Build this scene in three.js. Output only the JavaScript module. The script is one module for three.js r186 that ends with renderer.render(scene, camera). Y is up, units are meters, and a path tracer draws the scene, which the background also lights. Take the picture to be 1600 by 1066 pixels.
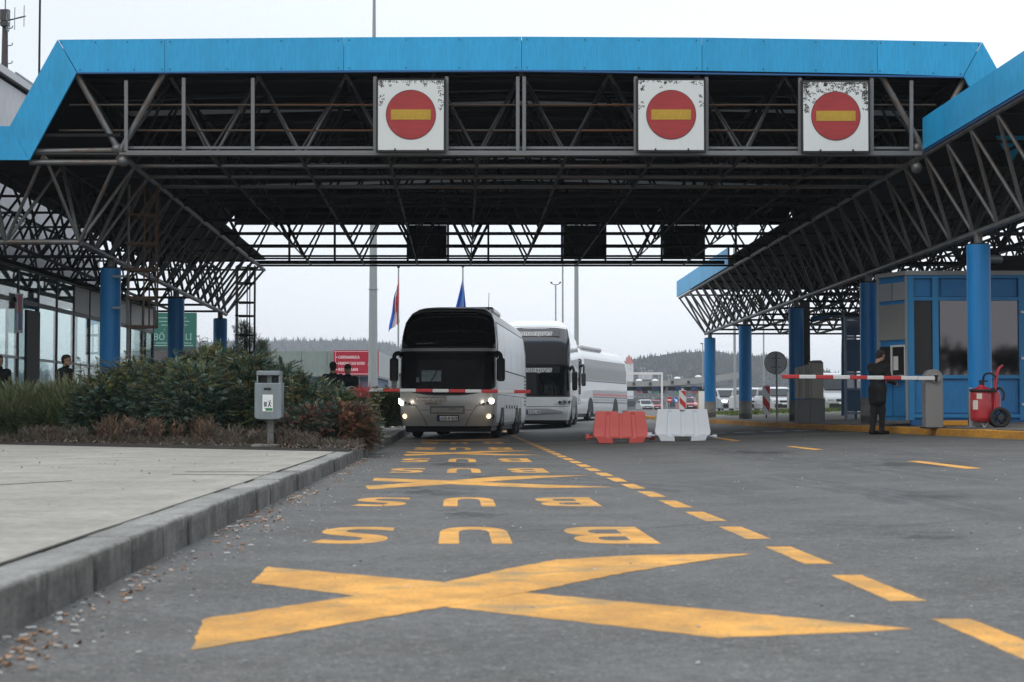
import * as THREE from 'three';
import { mergeGeometries } from 'three/addons/utils/BufferGeometryUtils.js';
import { RoundedBoxGeometry } from 'three/addons/geometries/RoundedBoxGeometry.js';
import { MarchingCubes } from 'three/addons/objects/MarchingCubes.js';
import { FontLoader } from 'three/addons/loaders/FontLoader.js';

// ---------- camera, sky, sun, exposure ----------
const scene = new THREE.Scene();
const FOC = 2700, CAM_H = 0.71, HORIZON = 644, PITCH = Math.atan((HORIZON - 533) / FOC);
const camera = new THREE.PerspectiveCamera(2 * Math.atan(533 / FOC) * 180 / Math.PI, 1600 / 1066, 0.1, 6000);
camera.position.set(0, CAM_H, 0);
camera.rotation.x = PITCH;
camera.focus = 46;
camera.userData.fStop = 5.6;
const renderer = new THREE.WebGLRenderer();
renderer.toneMapping = THREE.LinearToneMapping;
renderer.toneMappingExposure = 1.07;
renderer.shadowMap.enabled = true;
{
  const W = 1024, H = 512, d = new Float32Array(W * H * 4);
  for (let j = 0; j < H; j++) for (let i = 0; i < W; i++) {
    const el = ((j + 0.5) / H - 0.5) * Math.PI, az = (i + 0.5) / W * Math.PI * 2;
    const s = Math.max(0, Math.sin(el)), x = Math.cos(az) * Math.cos(el), z = Math.sin(az) * Math.cos(el);
    // overcast: the zenith brighter than the horizon, soft uneven cloud
    const n = Math.sin(x * 5.1 + z * 2.3 + s * 9) * 0.5 + Math.sin(x * 2.2 - z * 6.7 + s * 15 + 1) * 0.3 + Math.sin(x * 13 + z * 9 - s * 31) * 0.2;
    const glow = Math.max(0, x * -0.34 + s * 0.66 + z * 0.66), L = (0.83 + 0.62 * Math.max(0, s - 0.24) + 0.075 * n) * (1 + 0.65 * Math.max(0, glow - 0.2) ** 1.5);
    const warm = Math.exp(-s * 14), c = [0.925 + 0.09 * warm, 1.0 + 0.01 * warm, 1.085 - 0.06 * warm];
    const g = el < 0 ? 0.25 : 1, k = (j * W + i) * 4;
    d[k] = L * c[0] * g; d[k + 1] = L * c[1] * g; d[k + 2] = L * c[2] * g; d[k + 3] = 1;
  }
  const t = new THREE.DataTexture(d, W, H, THREE.RGBAFormat, THREE.FloatType);
  t.mapping = THREE.EquirectangularReflectionMapping; t.magFilter = THREE.LinearFilter; t.needsUpdate = true;
  scene.background = t; scene.environment = t;
}
const sun = new THREE.DirectionalLight(0xfff2e2, 0.7);
sun.position.set(-34, 66, 31); sun.target.position.set(0, 0, -35);
sun.castShadow = true; sun.shadow.radius = 40; sun.shadow.mapSize.set(2048, 2048);
Object.assign(sun.shadow.camera, { left: -60, right: 60, top: 60, bottom: -60, near: 1, far: 200 });
scene.add(sun, sun.target);
scene.fog = new THREE.FogExp2(0xd4dde6, 0.00025);

// ---------- helpers ----------
let seed = 7;
const rnd = () => { seed = (seed * 1664525 + 1013904223) >>> 0; return seed / 4294967296; };
const rr = (a, b) => a + (b - a) * rnd();
const V = (x, y, D) => new THREE.Vector3(x, y, -D);
const cp = Math.cos(PITCH), sp = Math.sin(PITCH);
const lerp = (a, b, t) => a + (b - a) * t, clamp = (x, a, b) => Math.min(b, Math.max(a, x));
function P(px, py, D) {
  const u = (px - 800) / FOC, v = (533 - py) / FOC, t = D / (cp - v * sp);
  return new THREE.Vector3(u * t, CAM_H + t * (sp + v * cp), -D);
}
// the road runs slightly to the left of the view: x = s - 0.0333 D
const RX = (s, D) => s - 0.0333 * D;
const soft = a => (a + Math.sqrt(a * a + 0.02)) / 2;
const G = (s, D) => 0.036 * soft(Math.min(s, 17) - 1.95) + 0.0037 * clamp(D - 50, 0, 90);
const GX = (x, D) => G(x + 0.0333 * D, D);
function GP(px, py, lift = 0) {
  let D = 30;
  for (let k = 0; k < 60; k++) {
    const p = P(px, py, D), y = GX(p.x, D) + lift;
    D *= clamp((CAM_H - y) / Math.max(1e-4, CAM_H - p.y), 0.8, 1.25);
  }
  return P(px, py, D);
}
const names = {};
function numbered(n) { const k = names[n] = (names[n] ?? -1) + 1; return k ? n + '_' + String(k).padStart(3, '0') : n; }
function tag(o, label, category, group, kind) {
  if (label) o.userData.label = label;
  if (category) o.userData.category = category;
  if (group) o.userData.group = group;
  if (kind) o.userData.kind = kind;
  return o;
}
function thing(name, label, category, x = 0, y = 0, D = 0, turn = 0, group, kind) {
  const o = new THREE.Group(); o.name = numbered(name); scene.add(o);
  o.position.set(x, y, -D); o.rotation.y = turn;
  return tag(o, label, category, group, kind);
}
function part(parent, name, geo, mat, label) {
  if (Array.isArray(geo)) geo = merge(geo);
  const m = new THREE.Mesh(geo, mat); m.name = name; m.castShadow = m.receiveShadow = true;
  parent.add(m);
  if (label) m.userData.label = label;
  return m;
}
function merge(list) {
  list = list.map(g => { g = g.index ? g.toNonIndexed() : g; for (const k of Object.keys(g.attributes)) if (!['position', 'normal', 'uv'].includes(k)) g.deleteAttribute(k); if (!g.attributes.uv) g.setAttribute('uv', new THREE.Float32BufferAttribute(new Float32Array(g.attributes.position.count * 2), 2)); return g; });
  return list.length === 1 ? list[0] : mergeGeometries(list);
}
const boxG = (w, h, d, x = 0, y = 0, z = 0, r = 0) => (r ? new RoundedBoxGeometry(w, h, d, 2, r) : new THREE.BoxGeometry(w, h, d)).translate(x, y, z);
const cylG = (r0, r1, h, x = 0, y = 0, z = 0, n = 16) => new THREE.CylinderGeometry(r0, r1, h, n).translate(x, y, z);
const qa = new THREE.Vector3(0, 1, 0);
function barM(a, b) {   // matrix that lays a unit y-cylinder from a to b
  const d = b.clone().sub(a), L = d.length();
  return new THREE.Matrix4().compose(a.clone().add(b).multiplyScalar(0.5), new THREE.Quaternion().setFromUnitVectors(qa, d.normalize()), new THREE.Vector3(1, L, 1));
}
const unitTubes = {};
function tubeG(a, b, r, n = 6) { const k = r + '_' + n; unitTubes[k] ??= new THREE.CylinderGeometry(r, r, 1, n); return unitTubes[k].clone().applyMatrix4(barM(a, b)); }
function tube(parent, name, a, b, r, mat, n = 8) {
  const k = r + '_' + n; unitTubes[k] ??= new THREE.CylinderGeometry(r, r, 1, n);
  const m = part(parent, name, unitTubes[k], mat); barM(a, b).decompose(m.position, m.quaternion, m.scale); return m;
}
function pathTube(pts, r, n = 24, s = 6, closed = false) { return new THREE.TubeGeometry(new THREE.CatmullRomCurve3(pts.map(p => p.isVector3 ? p : new THREE.Vector3(...p)), closed), n, r, s, closed); }
function bar(a, b, w, h) {   // rectangular bar from a to b
  const d = b.clone().sub(a), L = d.length(), g = new THREE.BoxGeometry(w, h, L);
  const m = new THREE.Matrix4().lookAt(a, b, qa); m.setPosition(a.clone().add(b).multiplyScalar(0.5)); return g.applyMatrix4(m);
}
// ---------- textures ----------
function hash2(x, y, s) { let h = (x * 374761393 + y * 668265263 + s * 982451653) | 0; h = Math.imul(h ^ (h >>> 13), 1274126177); return ((h ^ (h >>> 16)) >>> 0) / 4294967296; }
function vnoise(x, y, per, s) {
  const xi = Math.floor(x), yi = Math.floor(y), fx = x - xi, fy = y - yi, u = fx * fx * (3 - 2 * fx), v = fy * fy * (3 - 2 * fy), m = a => ((a % per) + per) % per;
  const h = (i, j) => hash2(m(xi + i), m(yi + j), s);
  return lerp(lerp(h(0, 0), h(1, 0), u), lerp(h(0, 1), h(1, 1), u), v);
}
function fbm(u, v, f, oct, s) { let a = 0, w = 0.5, t = 0; for (let o = 0; o < oct; o++) { a += w * vnoise(u * f, v * f, f, s + o); t += w; w *= 0.5; f *= 2; } return a / t; }
function tex(N, fn, srgb = true, rep = 1) {   // fn(u, v) -> [r, g, b] 0..1 (sRGB values for colour maps)
  const d = new Uint8Array(N * N * 4);
  for (let j = 0; j < N; j++) for (let i = 0; i < N; i++) { const c = fn((i + 0.5) / N, (j + 0.5) / N, i, j), k = (j * N + i) * 4; for (let q = 0; q < 3; q++) d[k + q] = clamp(c[q] * 255, 0, 255); d[k + 3] = 255; }
  const t = new THREE.DataTexture(d, N, N); t.wrapS = t.wrapT = THREE.RepeatWrapping; t.magFilter = THREE.LinearFilter; t.minFilter = THREE.LinearMipmapLinearFilter; t.generateMipmaps = true;
  if (srgb) t.colorSpace = THREE.SRGBColorSpace;
  t.repeat.set(rep, rep); t.needsUpdate = true; return t;
}
function canvasTex(w, h, draw) { const c = document.createElement('canvas'); c.width = w; c.height = h; draw(c.getContext('2d'), w, h); const t = new THREE.CanvasTexture(c); t.colorSpace = THREE.SRGBColorSpace; t.anisotropy = 8; return t; }
const lin = (r, g, b) => new THREE.Color().setRGB(r, g, b);
function std(c, rough = 0.6, metal = 0, o = {}) { return new THREE.MeshStandardMaterial({ color: Array.isArray(c) ? lin(...c) : c, roughness: rough, metalness: metal, ...o }); }
function phys(c, rough, o = {}) { return new THREE.MeshPhysicalMaterial({ color: Array.isArray(c) ? lin(...c) : c, roughness: rough, ...o }); }

const asphaltMap = tex(1024, (u, v, i, j) => {
  const n = fbm(u, v, 6, 4, 3) - 0.5, m = fbm(u, v, 90, 2, 9) - 0.5, g = hash2(i, j, 5), st = vnoise(u * 300, v * 300, 300, 21);
  let L = 0.328 + 0.08 * n + 0.10 * m + (g - 0.5) * 0.18 + (st > 0.86 ? 0.16 : 0) - (st < 0.14 ? 0.10 : 0);
  return [L * 1.02, L, L * 0.97];
});
const asphaltBump = tex(1024, (u, v, i, j) => { const a = vnoise(u * 220, v * 220, 220, 31) * 0.6 + hash2(i, j, 8) * 0.4; return [a, a, a]; }, false);
const asphaltRough = tex(512, (u, v) => { const a = 0.78 + 0.28 * (fbm(u, v, 8, 3, 44) - 0.5); return [a, a, a]; }, false);
const concreteMap = tex(1024, (u, v, i, j) => {
  const n = fbm(u, v, 5, 4, 13) - 0.5, m = fbm(u, v, 60, 3, 19) - 0.5, g = hash2(i, j, 6) - 0.5, sp_ = vnoise(u * 120, v * 120, 120, 77) > 0.93 ? -0.08 : 0;
  const L = 0.575 + 0.14 * n + 0.13 * m + 0.07 * g + sp_; return [L * 1.02, L * 0.985, L * 0.925];
});
const kerbMap = tex(512, (u, v, i, j) => {   // v 0..0.32 is the face towards the road, grimy from splashed dirt; the rest is the top
  const n = fbm(u, v, 5, 4, 53) - 0.5, m = fbm(u, v, 40, 3, 59) - 0.5, g = hash2(i, j, 66) - 0.5, e = fbm(u, 0, 18, 3, 61) - 0.5, run = fbm(u, v * 0.1, 36, 2, 63) - 0.5;
  const dirt = clamp((0.34 - v + 0.10 * e + 0.10 * n) * 16, 0, 1), L = lerp(0.52 + 0.16 * n + 0.12 * m + 0.06 * g, 0.37 + 0.26 * n + 0.12 * m + 0.10 * run + 0.05 * g, dirt); return [L, L * 0.985, L * 0.95];
});
const fineBump = tex(512, (u, v, i, j) => { const a = fbm(u, v, 60, 3, 71) * 0.7 + hash2(i, j, 72) * 0.3; return [a, a, a]; }, false);
const paintMap = tex(1024, (u, v, i, j) => {   // worn yellow road paint
  const n = fbm(u, v, 7, 4, 81) - 0.5, m = fbm(u, v, 70, 3, 83) - 0.5, w = fbm(u, v, 150, 2, 85), g = hash2(i, j, 86) - 0.5;
  const k = 0.92 + 0.34 * n + 0.12 * m + 0.06 * g, wear = clamp((w - 0.69) * 5, 0, 0.6) + clamp((fbm(u, v, 4, 4, 87) - 0.58) * 2.2, 0, 0.4);
  return [lerp(0.90 * k, 0.42, wear), lerp(0.645 * k, 0.42, wear), lerp(0.27 * k, 0.40, wear)];
});
const tubeMap = tex(256, (u, v) => { const n = fbm(u, v, 8, 4, 91), r = fbm(u, v, 5, 4, 95); const rust = clamp((r - 0.60) * 5, 0, 0.7), L = 0.40 + 0.14 * (n - 0.5); return [lerp(L, 0.36, rust), lerp(L * 1.0, 0.25, rust), lerp(L * 1.0, 0.17, rust)]; });
const rustMap = tex(256, (u, v) => { const n = fbm(u, v, 9, 4, 101), r = fbm(u, v, 6, 4, 105); const k = clamp((r - 0.38) * 4, 0, 1), L = 0.42 + 0.2 * (n - 0.5); return [lerp(L, 0.42 + 0.2 * n, k), lerp(L, 0.27 + 0.1 * n, k), lerp(L * 0.95, 0.17, k)]; });
const panelMap = tex(512, (u, v, i, j) => { const n = fbm(u, v, 3, 4, 111) - 0.5, s = fbm(u, v * 0.12, 40, 2, 115) - 0.5; const k = 1 + 0.10 * n + 0.11 * s; return [k * 0.93, k * 0.93, k * 0.93]; });
const soilMap = tex(512, (u, v, i, j) => { const n = fbm(u, v, 12, 5, 121), g = hash2(i, j, 3); return [0.13 + 0.18 * n + 0.09 * g, 0.11 + 0.15 * n + 0.08 * g, 0.09 + 0.12 * n + 0.07 * g]; });
const grassMap = tex(512, (u, v, i, j) => { const n = fbm(u, v, 16, 4, 131), g = hash2(i, j, 4); return [0.24 + 0.2 * n + 0.07 * g, 0.31 + 0.2 * n + 0.07 * g, 0.14 + 0.1 * n]; });

const M = {
  asphalt: std(0xffffff, 1, 0, { map: asphaltMap, bumpMap: asphaltBump, bumpScale: 0.006, roughnessMap: asphaltRough }),
  concrete: std(0xffffff, 0.9, 0, { map: concreteMap, bumpMap: fineBump, bumpScale: 0.002 }),
  kerb: [0.92, 1.0, 1.1, 0.82].map(k => std([k, k, k], 0.9, 0, { map: kerbMap, bumpMap: fineBump, bumpScale: 0.003 })),
  yellowKerb: [1, 0.86, 1.1].map(k => std([k, k * 0.97, k], 0.8, 0, { map: tex(256, (u, v) => { const n = fbm(u, v, 6, 4, 141 + k * 9), w = clamp((fbm(u, v, 70, 3, 147) - 0.55) * 4, 0, 0.6) + clamp((0.22 - v) * 2, 0, 0.25); return [lerp(0.80 + 0.15 * (n - 0.5), 0.44, w), lerp(0.56 + 0.14 * (n - 0.5), 0.40, w), lerp(0.16, 0.34, w)]; }), bumpMap: fineBump, bumpScale: 0.003 })),
  paint: std(0xffffff, 0.75, 0, { map: paintMap, bumpMap: asphaltBump, bumpScale: 0.0025 }),
  whitePaint: std([0.5, 0.5, 0.5], 0.8, 0, { bumpMap: fineBump, bumpScale: 0.002 }),
  blue: [1, 0.96, 1.04].map(k => std([0.022 * k, 0.425 * k, 0.80 * k], 0.42, 0.0, { map: panelMap })),
  colBlue: std([0.011, 0.245, 0.62], 0.4, 0, { map: panelMap }),
  kioskBlue: std([0.022, 0.225, 0.54], 0.38, 0, { map: panelMap }),
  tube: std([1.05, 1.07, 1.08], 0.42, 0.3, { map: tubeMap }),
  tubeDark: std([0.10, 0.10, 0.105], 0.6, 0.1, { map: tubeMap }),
  steelLight: std([0.20, 0.205, 0.21], 0.5, 0.2, { map: panelMap }),
  rust: std([0.5, 0.47, 0.45], 0.85, 0, { map: rustMap }),
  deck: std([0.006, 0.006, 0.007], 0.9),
  rooflight: phys([0.45, 0.47, 0.48], 0.9, { transmission: 0.35, thickness: 0 }),
  galv: std([0.36, 0.39, 0.40], 0.55, 0.3, { map: panelMap }),
  pole: std([0.40, 0.44, 0.44], 0.6, 0.1, { map: panelMap }),
  white: std([0.72, 0.72, 0.71], 0.5),
  cladding: std([0.52, 0.52, 0.54], 0.45, 0.15, { map: panelMap }),
  dark: std([0.012, 0.012, 0.013], 0.6),
  rubber: std([0.02, 0.02, 0.02], 0.8),
  glassDark: phys([0.008, 0.009, 0.010], 0.04, { ior: 1.45 }),
  pane: phys([0.74, 0.84, 0.83], 0.02, { transmission: 1, thickness: 0 }),
  red: std([0.50, 0.035, 0.035], 0.45),
  boomWhite: std([0.66, 0.66, 0.65], 0.4),
  soil: std([0.4, 0.4, 0.4], 1, 0, { map: soilMap, bumpMap: fineBump, bumpScale: 0.02 }),
  grass: std(0xffffff, 1, 0, { map: grassMap, bumpMap: fineBump, bumpScale: 0.02 }),
};
const font = await new FontLoader().loadAsync('fonts/droid/droid_sans_bold.typeface.json');
// ---------- ground, road, pavement ----------
function sheet(ss, Ds, yf, skew = true, uvs = 3.2) {
  const pos = [], uv = [], idx = [];
  for (const D of Ds) for (const s of ss) { const x = skew ? RX(s, D) : s; pos.push(x, yf(s, D), -D); uv.push(x / uvs, D / uvs); }
  const n = ss.length;
  for (let j = 0; j < Ds.length - 1; j++) for (let i = 0; i < n - 1; i++) { const a = j * n + i; idx.push(a, a + 1, a + n, a + 1, a + n + 1, a + n); }
  const g = new THREE.BufferGeometry(); g.setAttribute('position', new THREE.Float32BufferAttribute(pos, 3)); g.setAttribute('uv', new THREE.Float32BufferAttribute(uv, 2)); g.setIndex(idx); g.computeVertexNormals(); return g;
}
const range = (a, b, d) => { const r = []; for (let x = a; x < b - 1e-6; x += d) r.push(x); r.push(b); return r; };
const ground = part(scene, 'ground', sheet([-3000, -400, -60, -12, -6, -3, 0, 2, 4, 8, 17, 80, 400, 3000], [-300, -20, 0, 20, 50, 80, 140, 400, 1500, 4500], (s, D) => G(s, D) - 0.06, false, 4), std([0.14, 0.145, 0.13], 1, 0, { map: asphaltMap }));
tag(ground, null, null, null, 'structure');
const road = thing('road', null, null, 0, 0, 0, 0, null, 'structure');
part(road, 'asphalt', sheet([-1.42, -0.7, 0, 0.8, 1.6, 1.8, 1.9, 2.0, 2.1, 2.3, 3, 4, 6, 9.25], range(-8, 140, 2), G), M.asphalt);
part(road, 'asphalt', sheet([-9, -4, -1.42], range(62, 140, 6), G), M.asphalt);
part(road, 'asphalt', sheet([9.25, 17, 40, 60], range(86, 140, 6), G), M.asphalt);
part(road, 'asphalt', sheet([-40, 0, 2, 4, 9, 17, 40, 90], range(140, 330, 10), G), M.asphalt);
function flatGeo(shapes, toWorld, curve = 10) {
  const g = new THREE.ShapeGeometry(shapes, curve), p = g.attributes.position, uv = [];
  for (let i = 0; i < p.count; i++) { const w = toWorld(p.getX(i), p.getY(i)); p.setXYZ(i, w.x, w.y, w.z); uv.push(w.x / 1.3, w.z / 1.3); }
  g.setAttribute('uv', new THREE.Float32BufferAttribute(uv, 2));
  const ix = g.index.array, a = new THREE.Vector3().fromBufferAttribute(p, ix[0]), b = new THREE.Vector3().fromBufferAttribute(p, ix[1]), c = new THREE.Vector3().fromBufferAttribute(p, ix[2]);
  if (b.sub(a).cross(c.sub(a)).y < 0) for (let i = 0; i < ix.length; i += 3) { const t = ix[i]; ix[i] = ix[i + 1]; ix[i + 1] = t; }
  g.computeVertexNormals(); return g;
}
const onRoad = (lift = 0.002) => (s, D) => new THREE.Vector3(RX(s, D), G(s, D) + lift, -D);
const polyShape = pts => new THREE.Shape(pts.map(p => new THREE.Vector2(...p)));
const rough = (pts, j = 0.006, st = 0.05) => pts.flatMap((p, i) => { const q = pts[(i + 1) % pts.length], L = Math.hypot(q[0] - p[0], q[1] - p[1]), n = Math.max(1, Math.min(60, Math.round(L / st))), r = []; for (let k = 0; k < n; k++) r.push([lerp(p[0], q[0], k / n) + rr(-j, j), lerp(p[1], q[1], k / n) + rr(-j, j) * 1.5]); return r; });
const rect = (s0, s1, D0, D1) => polyShape(rough([[s0, D0], [s1, D0], [s1, D1], [s0, D1]], 0.004, 0.06));
const toSD = (px, py) => { const p = GP(px, py), D = -p.z; return [p.x + 0.0333 * D, D]; };
const armA = [[418, 886], [393, 911], [690, 948], [1122, 997], [1300, 990], [1427, 983], [1100, 952], [780, 923], [700, 911]].map(p => toSD(...p));
const armB = [[318, 968], [297, 1018], [500, 982], [700, 948], [860, 919], [980, 895], [1090, 878], [1176, 866], [1000, 868], [870, 875], [790, 890], [690, 912], [500, 940]].map(p => toSD(...p));
[[0, 1], [10.7, 1], [23.0, 1.08], [36.5, 1.1]].forEach(([off, k]) => {
  const f = pts => polyShape(rough(pts.map(([s, D]) => [s, 6.75 + (D - 6.75) * k + off])));
  part(road, 'cross_marking', flatGeo([f(armA)], onRoad(0.001)), M.paint);
  part(road, 'cross_marking', flatGeo([f(armB)], onRoad(0.002)), M.paint);
});
[[9.35, 1], [13.05, 1], [20.25, 1.2], [24.6, 1.4], [32.6, 1.6], [38.9, 1.4]].forEach(([D0, k], row) => {
  for (const [ch, s0, w] of [['S', -0.575, 0.42], ['U', 0.115, 0.40], ['B', 0.885, 0.46]]) {
    const sh = font.generateShapes(ch, 1); const bb = new THREE.Box2(); sh.forEach(q => q.getPoints(12).forEach(v => bb.expandByPoint(v)));
    const size = bb.getSize(new THREE.Vector2()), h = 1.36 * k;
    part(road, 'letter', flatGeo(sh, (x, y) => onRoad(0.001)(s0 + w * (0.5 - (x - bb.min.x) / size.x), D0 + h * (1 - (y - bb.min.y) / size.y)), 10), M.paint);
  }
});
for (let k = 0; k < 36; k++) { const D = 4.93 + 1.59 * k, s = 1.705 + 0.0018 * Math.max(0, D - 20); part(road, 'lane_dash', flatGeo([rect(s - 0.068, s + 0.068, D, D + 1.03)], onRoad(0.001)), M.paint); }
part(road, 'stop_line', flatGeo([rect(-1.4, 1.85, 38.6, 38.78)], onRoad()), M.whitePaint);
part(road, 'stop_line', flatGeo([rect(1.85, 2.3, 38.6, 38.78)], onRoad(0.006)), M.whitePaint);
part(road, 'stop_line', flatGeo([rect(2.3, 9.2, 38.6, 38.78)], onRoad()), M.whitePaint);
for (const q of [[[1416, 721], [1436, 720.5], [1535, 732], [1510, 733]], [[1228, 698], [1240, 697.6], [1287, 702.6], [1272, 703.6]], [[1116, 684.6], [1124, 684], [1158, 689], [1146, 689.6]]])
  part(road, 'lane_dash', flatGeo([polyShape(q.map(p => toSD(...p)))], onRoad()), M.paint);
for (let k = 0; k < 5; k++) part(road, 'white_dash', flatGeo([rect(5.6 + k * 0.75, 6.1 + k * 0.75, 43.4, 44.2)], onRoad()), M.whitePaint);
// cracks and sealed joints in the asphalt
for (const pts of [[[700, 838], [860, 828], [1000, 826], [1110, 818]], [[940, 700], [1050, 728], [1130, 748], [1190, 760]], [[1060, 770], [1010, 764], [930, 768], [840, 770]], [[1290, 820], [1400, 822], [1530, 812], [1600, 815]], [[560, 742], [600, 758], [690, 764], [760, 766]]]) {
  const c = new THREE.CatmullRomCurve3(pts.map(p => GP(...p))), q = c.getPoints(40), L = [], R = [];
  q.forEach((p, i) => { const w = 0.006 + 0.008 * rnd(), j = rr(-0.02, 0.02); L.push([p.x + 0.0333 * -p.z, -p.z + w + j]); R.unshift([p.x + 0.0333 * -p.z, -p.z - w + j]); });
  part(road, 'crack', flatGeo([polyShape([...L, ...R])], onRoad(0.0007)), std([0.03, 0.03, 0.032], 0.9));
}
// worn, paler wheel tracks on the approach to the right hand lane
const trackMat = std(0xd8d8d8, 0.95, 0, { map: tex(512, (u, v, i, j) => { const L = 0.5 + 0.12 * (fbm(u, v, 20, 3, 161) - 0.5) + 0.06 * (hash2(i, j, 9) - 0.5); return [L, L, L * 1.01]; }), transparent: true, alphaMap: tex(512, (u, v, i, j) => { const a = clamp((fbm(u, v * 1, 9, 4, 171) - 0.38) * 1.7, 0, 1) * 0.9 * Math.min(1, 5 * Math.min(u, 1 - u)) * Math.min(1, 6 * Math.min(v, 1 - v)); return [a, a, a]; }, false) });
for (const q of [[[1060, 705], [1130, 702], [1640, 752], [1600, 772]], [[1290, 704], [1330, 700], [1640, 716], [1640, 728]], [[1160, 744], [1230, 738], [1640, 800], [1560, 820]], [[780, 745], [900, 742], [1240, 760], [1180, 782]]]) {
  const w = q.map(p => toSD(...p)), pos = [], uv = [], idx = [], N = 12;
  for (let j = 0; j <= N; j++) for (let i = 0; i <= N; i++) { const a = i / N, b = j / N, s = lerp(lerp(w[0][0], w[1][0], b), lerp(w[3][0], w[2][0], b), a), D = lerp(lerp(w[0][1], w[1][1], b), lerp(w[3][1], w[2][1], b), a); const p = onRoad(0.0004)(s, D); pos.push(p.x, p.y, p.z); uv.push(a, b); }
  for (let j = 0; j < N; j++) for (let i = 0; i < N; i++) { const a = j * (N + 1) + i; idx.push(a, a + 1, a + N + 1, a + 1, a + N + 2, a + N + 1); }
  const g = new THREE.BufferGeometry(); g.setAttribute('position', new THREE.Float32BufferAttribute(pos, 3)); g.setAttribute('uv', new THREE.Float32BufferAttribute(uv, 2)); g.setIndex(idx); g.computeVertexNormals();
  if (g.attributes.normal.getY(5) < 0) { const x = g.index.array; for (let i = 0; i < x.length; i += 3) { const t = x[i]; x[i] = x[i + 1]; x[i + 1] = t; } g.computeVertexNormals(); }
  part(road, 'wheel_track', g, trackMat);
}
// oil drips and old tyre smears
{
  const am = tex(256, (u, v) => { const r = Math.hypot(u - 0.5, v - 0.5) * 2, a = clamp((0.95 - r) * 1.6, 0, 1) * clamp((fbm(u, v, 9, 4, 181) - 0.36) * 3, 0, 1) * 0.42; return [a, a, a]; }, false), om = std([0.022, 0.022, 0.023], 0.55, 0, { transparent: true, alphaMap: am });
  for (const [s, D, w, l] of [[0.1, 12.2, 0.35, 0.8], [-0.2, 15.6, 0.5, 1.6], [0.35, 19, 0.4, 1.2], [0.0, 24, 0.6, 2.6], [3.6, 13.5, 0.5, 1.0], [5.2, 20, 0.8, 2.4], [4.6, 27, 0.7, 3.5], [2.6, 9.6, 0.3, 0.5]]) {
    const g = new THREE.PlaneGeometry(1, 1, 4, 4), p = g.attributes.position; for (let i = 0; i < p.count; i++) { const q = onRoad(0.0003)(s + p.getX(i) * w * 2, D + p.getY(i) * l * 2); p.setXYZ(i, q.x, q.y, q.z); } g.computeVertexNormals(); part(road, 'oil_stain', g, om);
  }
}
// left pavement with kerb stones
const PV = 0.165, pavement = thing('pavement', null, null, 0, 0, 0, 0, null, 'structure');
const kS = D => -1.42 - 0.00028 * Math.max(0, D - 30) ** 2;
{
  const ss = [0, 0.02, 1, 3, 8, 20, 40], g = sheet(ss, range(-8, 66, 1), (s, D) => PV - 0.004, true, 2.6), p = g.attributes.position;
  for (let i = 0; i < p.count; i++) { const D = -p.getZ(i), a = ss[i % ss.length]; p.setX(i, RX(kS(D) - 0.21 - a, D)); }
  const ix = g.index.array; for (let i = 0; i < ix.length; i += 3) { const t = ix[i]; ix[i] = ix[i + 1]; ix[i + 1] = t; }
  g.computeVertexNormals(); part(pavement, 'slab', g, M.concrete);
}
function stone(W, H, L) {   // kerb stone: chamfered edge towards +x, worn corners
  const q = 0.012, pr = [[0.006, -0.1, 0], [0, H - q, 0.30], [-q * 0.4, H - q * 0.35, 0.33], [-q, H, 0.345], [-W, H, 0.80], [-W, -0.1, 1]], zs = [0, 0.012, L * 0.33, L * 0.67, L - 0.012, L], pos = [], uv = [], idx = [];
  zs.forEach((z, k) => pr.forEach(([x, y, v]) => { const end = k === 0 || k === 5; pos.push(x - (end ? 0.009 : 0), y - (end && y > 0 ? 0.008 : 0), z); uv.push(z * 0.55, v); }));
  for (let a = 0; a < 5; a++) for (let b = 0; b < 5; b++) { const k = a * 6 + b; idx.push(k, k + 1, k + 6, k + 1, k + 7, k + 6); }
  for (const [o, f] of [[0, 1], [30, 0]]) for (let b = 1; b < 5; b++) f ? idx.push(o, o + b + 1 > o + 5 ? o : o + b + 1, o + b) : idx.push(o, o + b, o + b + 1);
  let g = new THREE.BufferGeometry(); g.setAttribute('position', new THREE.Float32BufferAttribute(pos, 3)); g.setAttribute('uv', new THREE.Float32BufferAttribute(uv, 2)); g.setIndex(idx); g = g.toNonIndexed(); g.computeVertexNormals();
  if (g.attributes.normal.getX(0) < 0) { const p = g.attributes.position, t = g.attributes.uv; for (let i = 0; i < p.count; i += 3) { const A = [p.getX(i + 1), p.getY(i + 1), p.getZ(i + 1)], U = [t.getX(i + 1), t.getY(i + 1)]; p.setXYZ(i + 1, p.getX(i + 2), p.getY(i + 2), p.getZ(i + 2)); t.setXY(i + 1, t.getX(i + 2), t.getY(i + 2)); p.setXYZ(i + 2, ...A); t.setXY(i + 2, ...U); } g.computeVertexNormals(); }
  return g;
}
const stones = [0, 1, 2, 3].map(k => { const g = stone(0.205, PV, 0.788); const uv = g.attributes.uv; for (let i = 0; i < uv.count; i++) uv.setXY(i, uv.getX(i) + k * 0.29, uv.getY(i)); return g; });
for (let k = 0; k < 84; k++) {
  const D = -2.0 + 0.8 * k + 0.06, a = V(RX(kS(D), D), 0, D), b = V(RX(kS(D + 0.8), D + 0.8), 0, D + 0.8);
  const m = part(pavement, 'kerb_stone', stones[k % 4], M.kerb[(k * 7 + (k >> 2)) % 4]);
  m.position.copy(b); m.rotation.y = Math.atan2(a.x - b.x, a.z - b.z) + rr(-0.009, 0.009); m.position.x += rr(-0.008, 0.008); m.position.y += rr(-0.008, 0.004);
}
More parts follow.
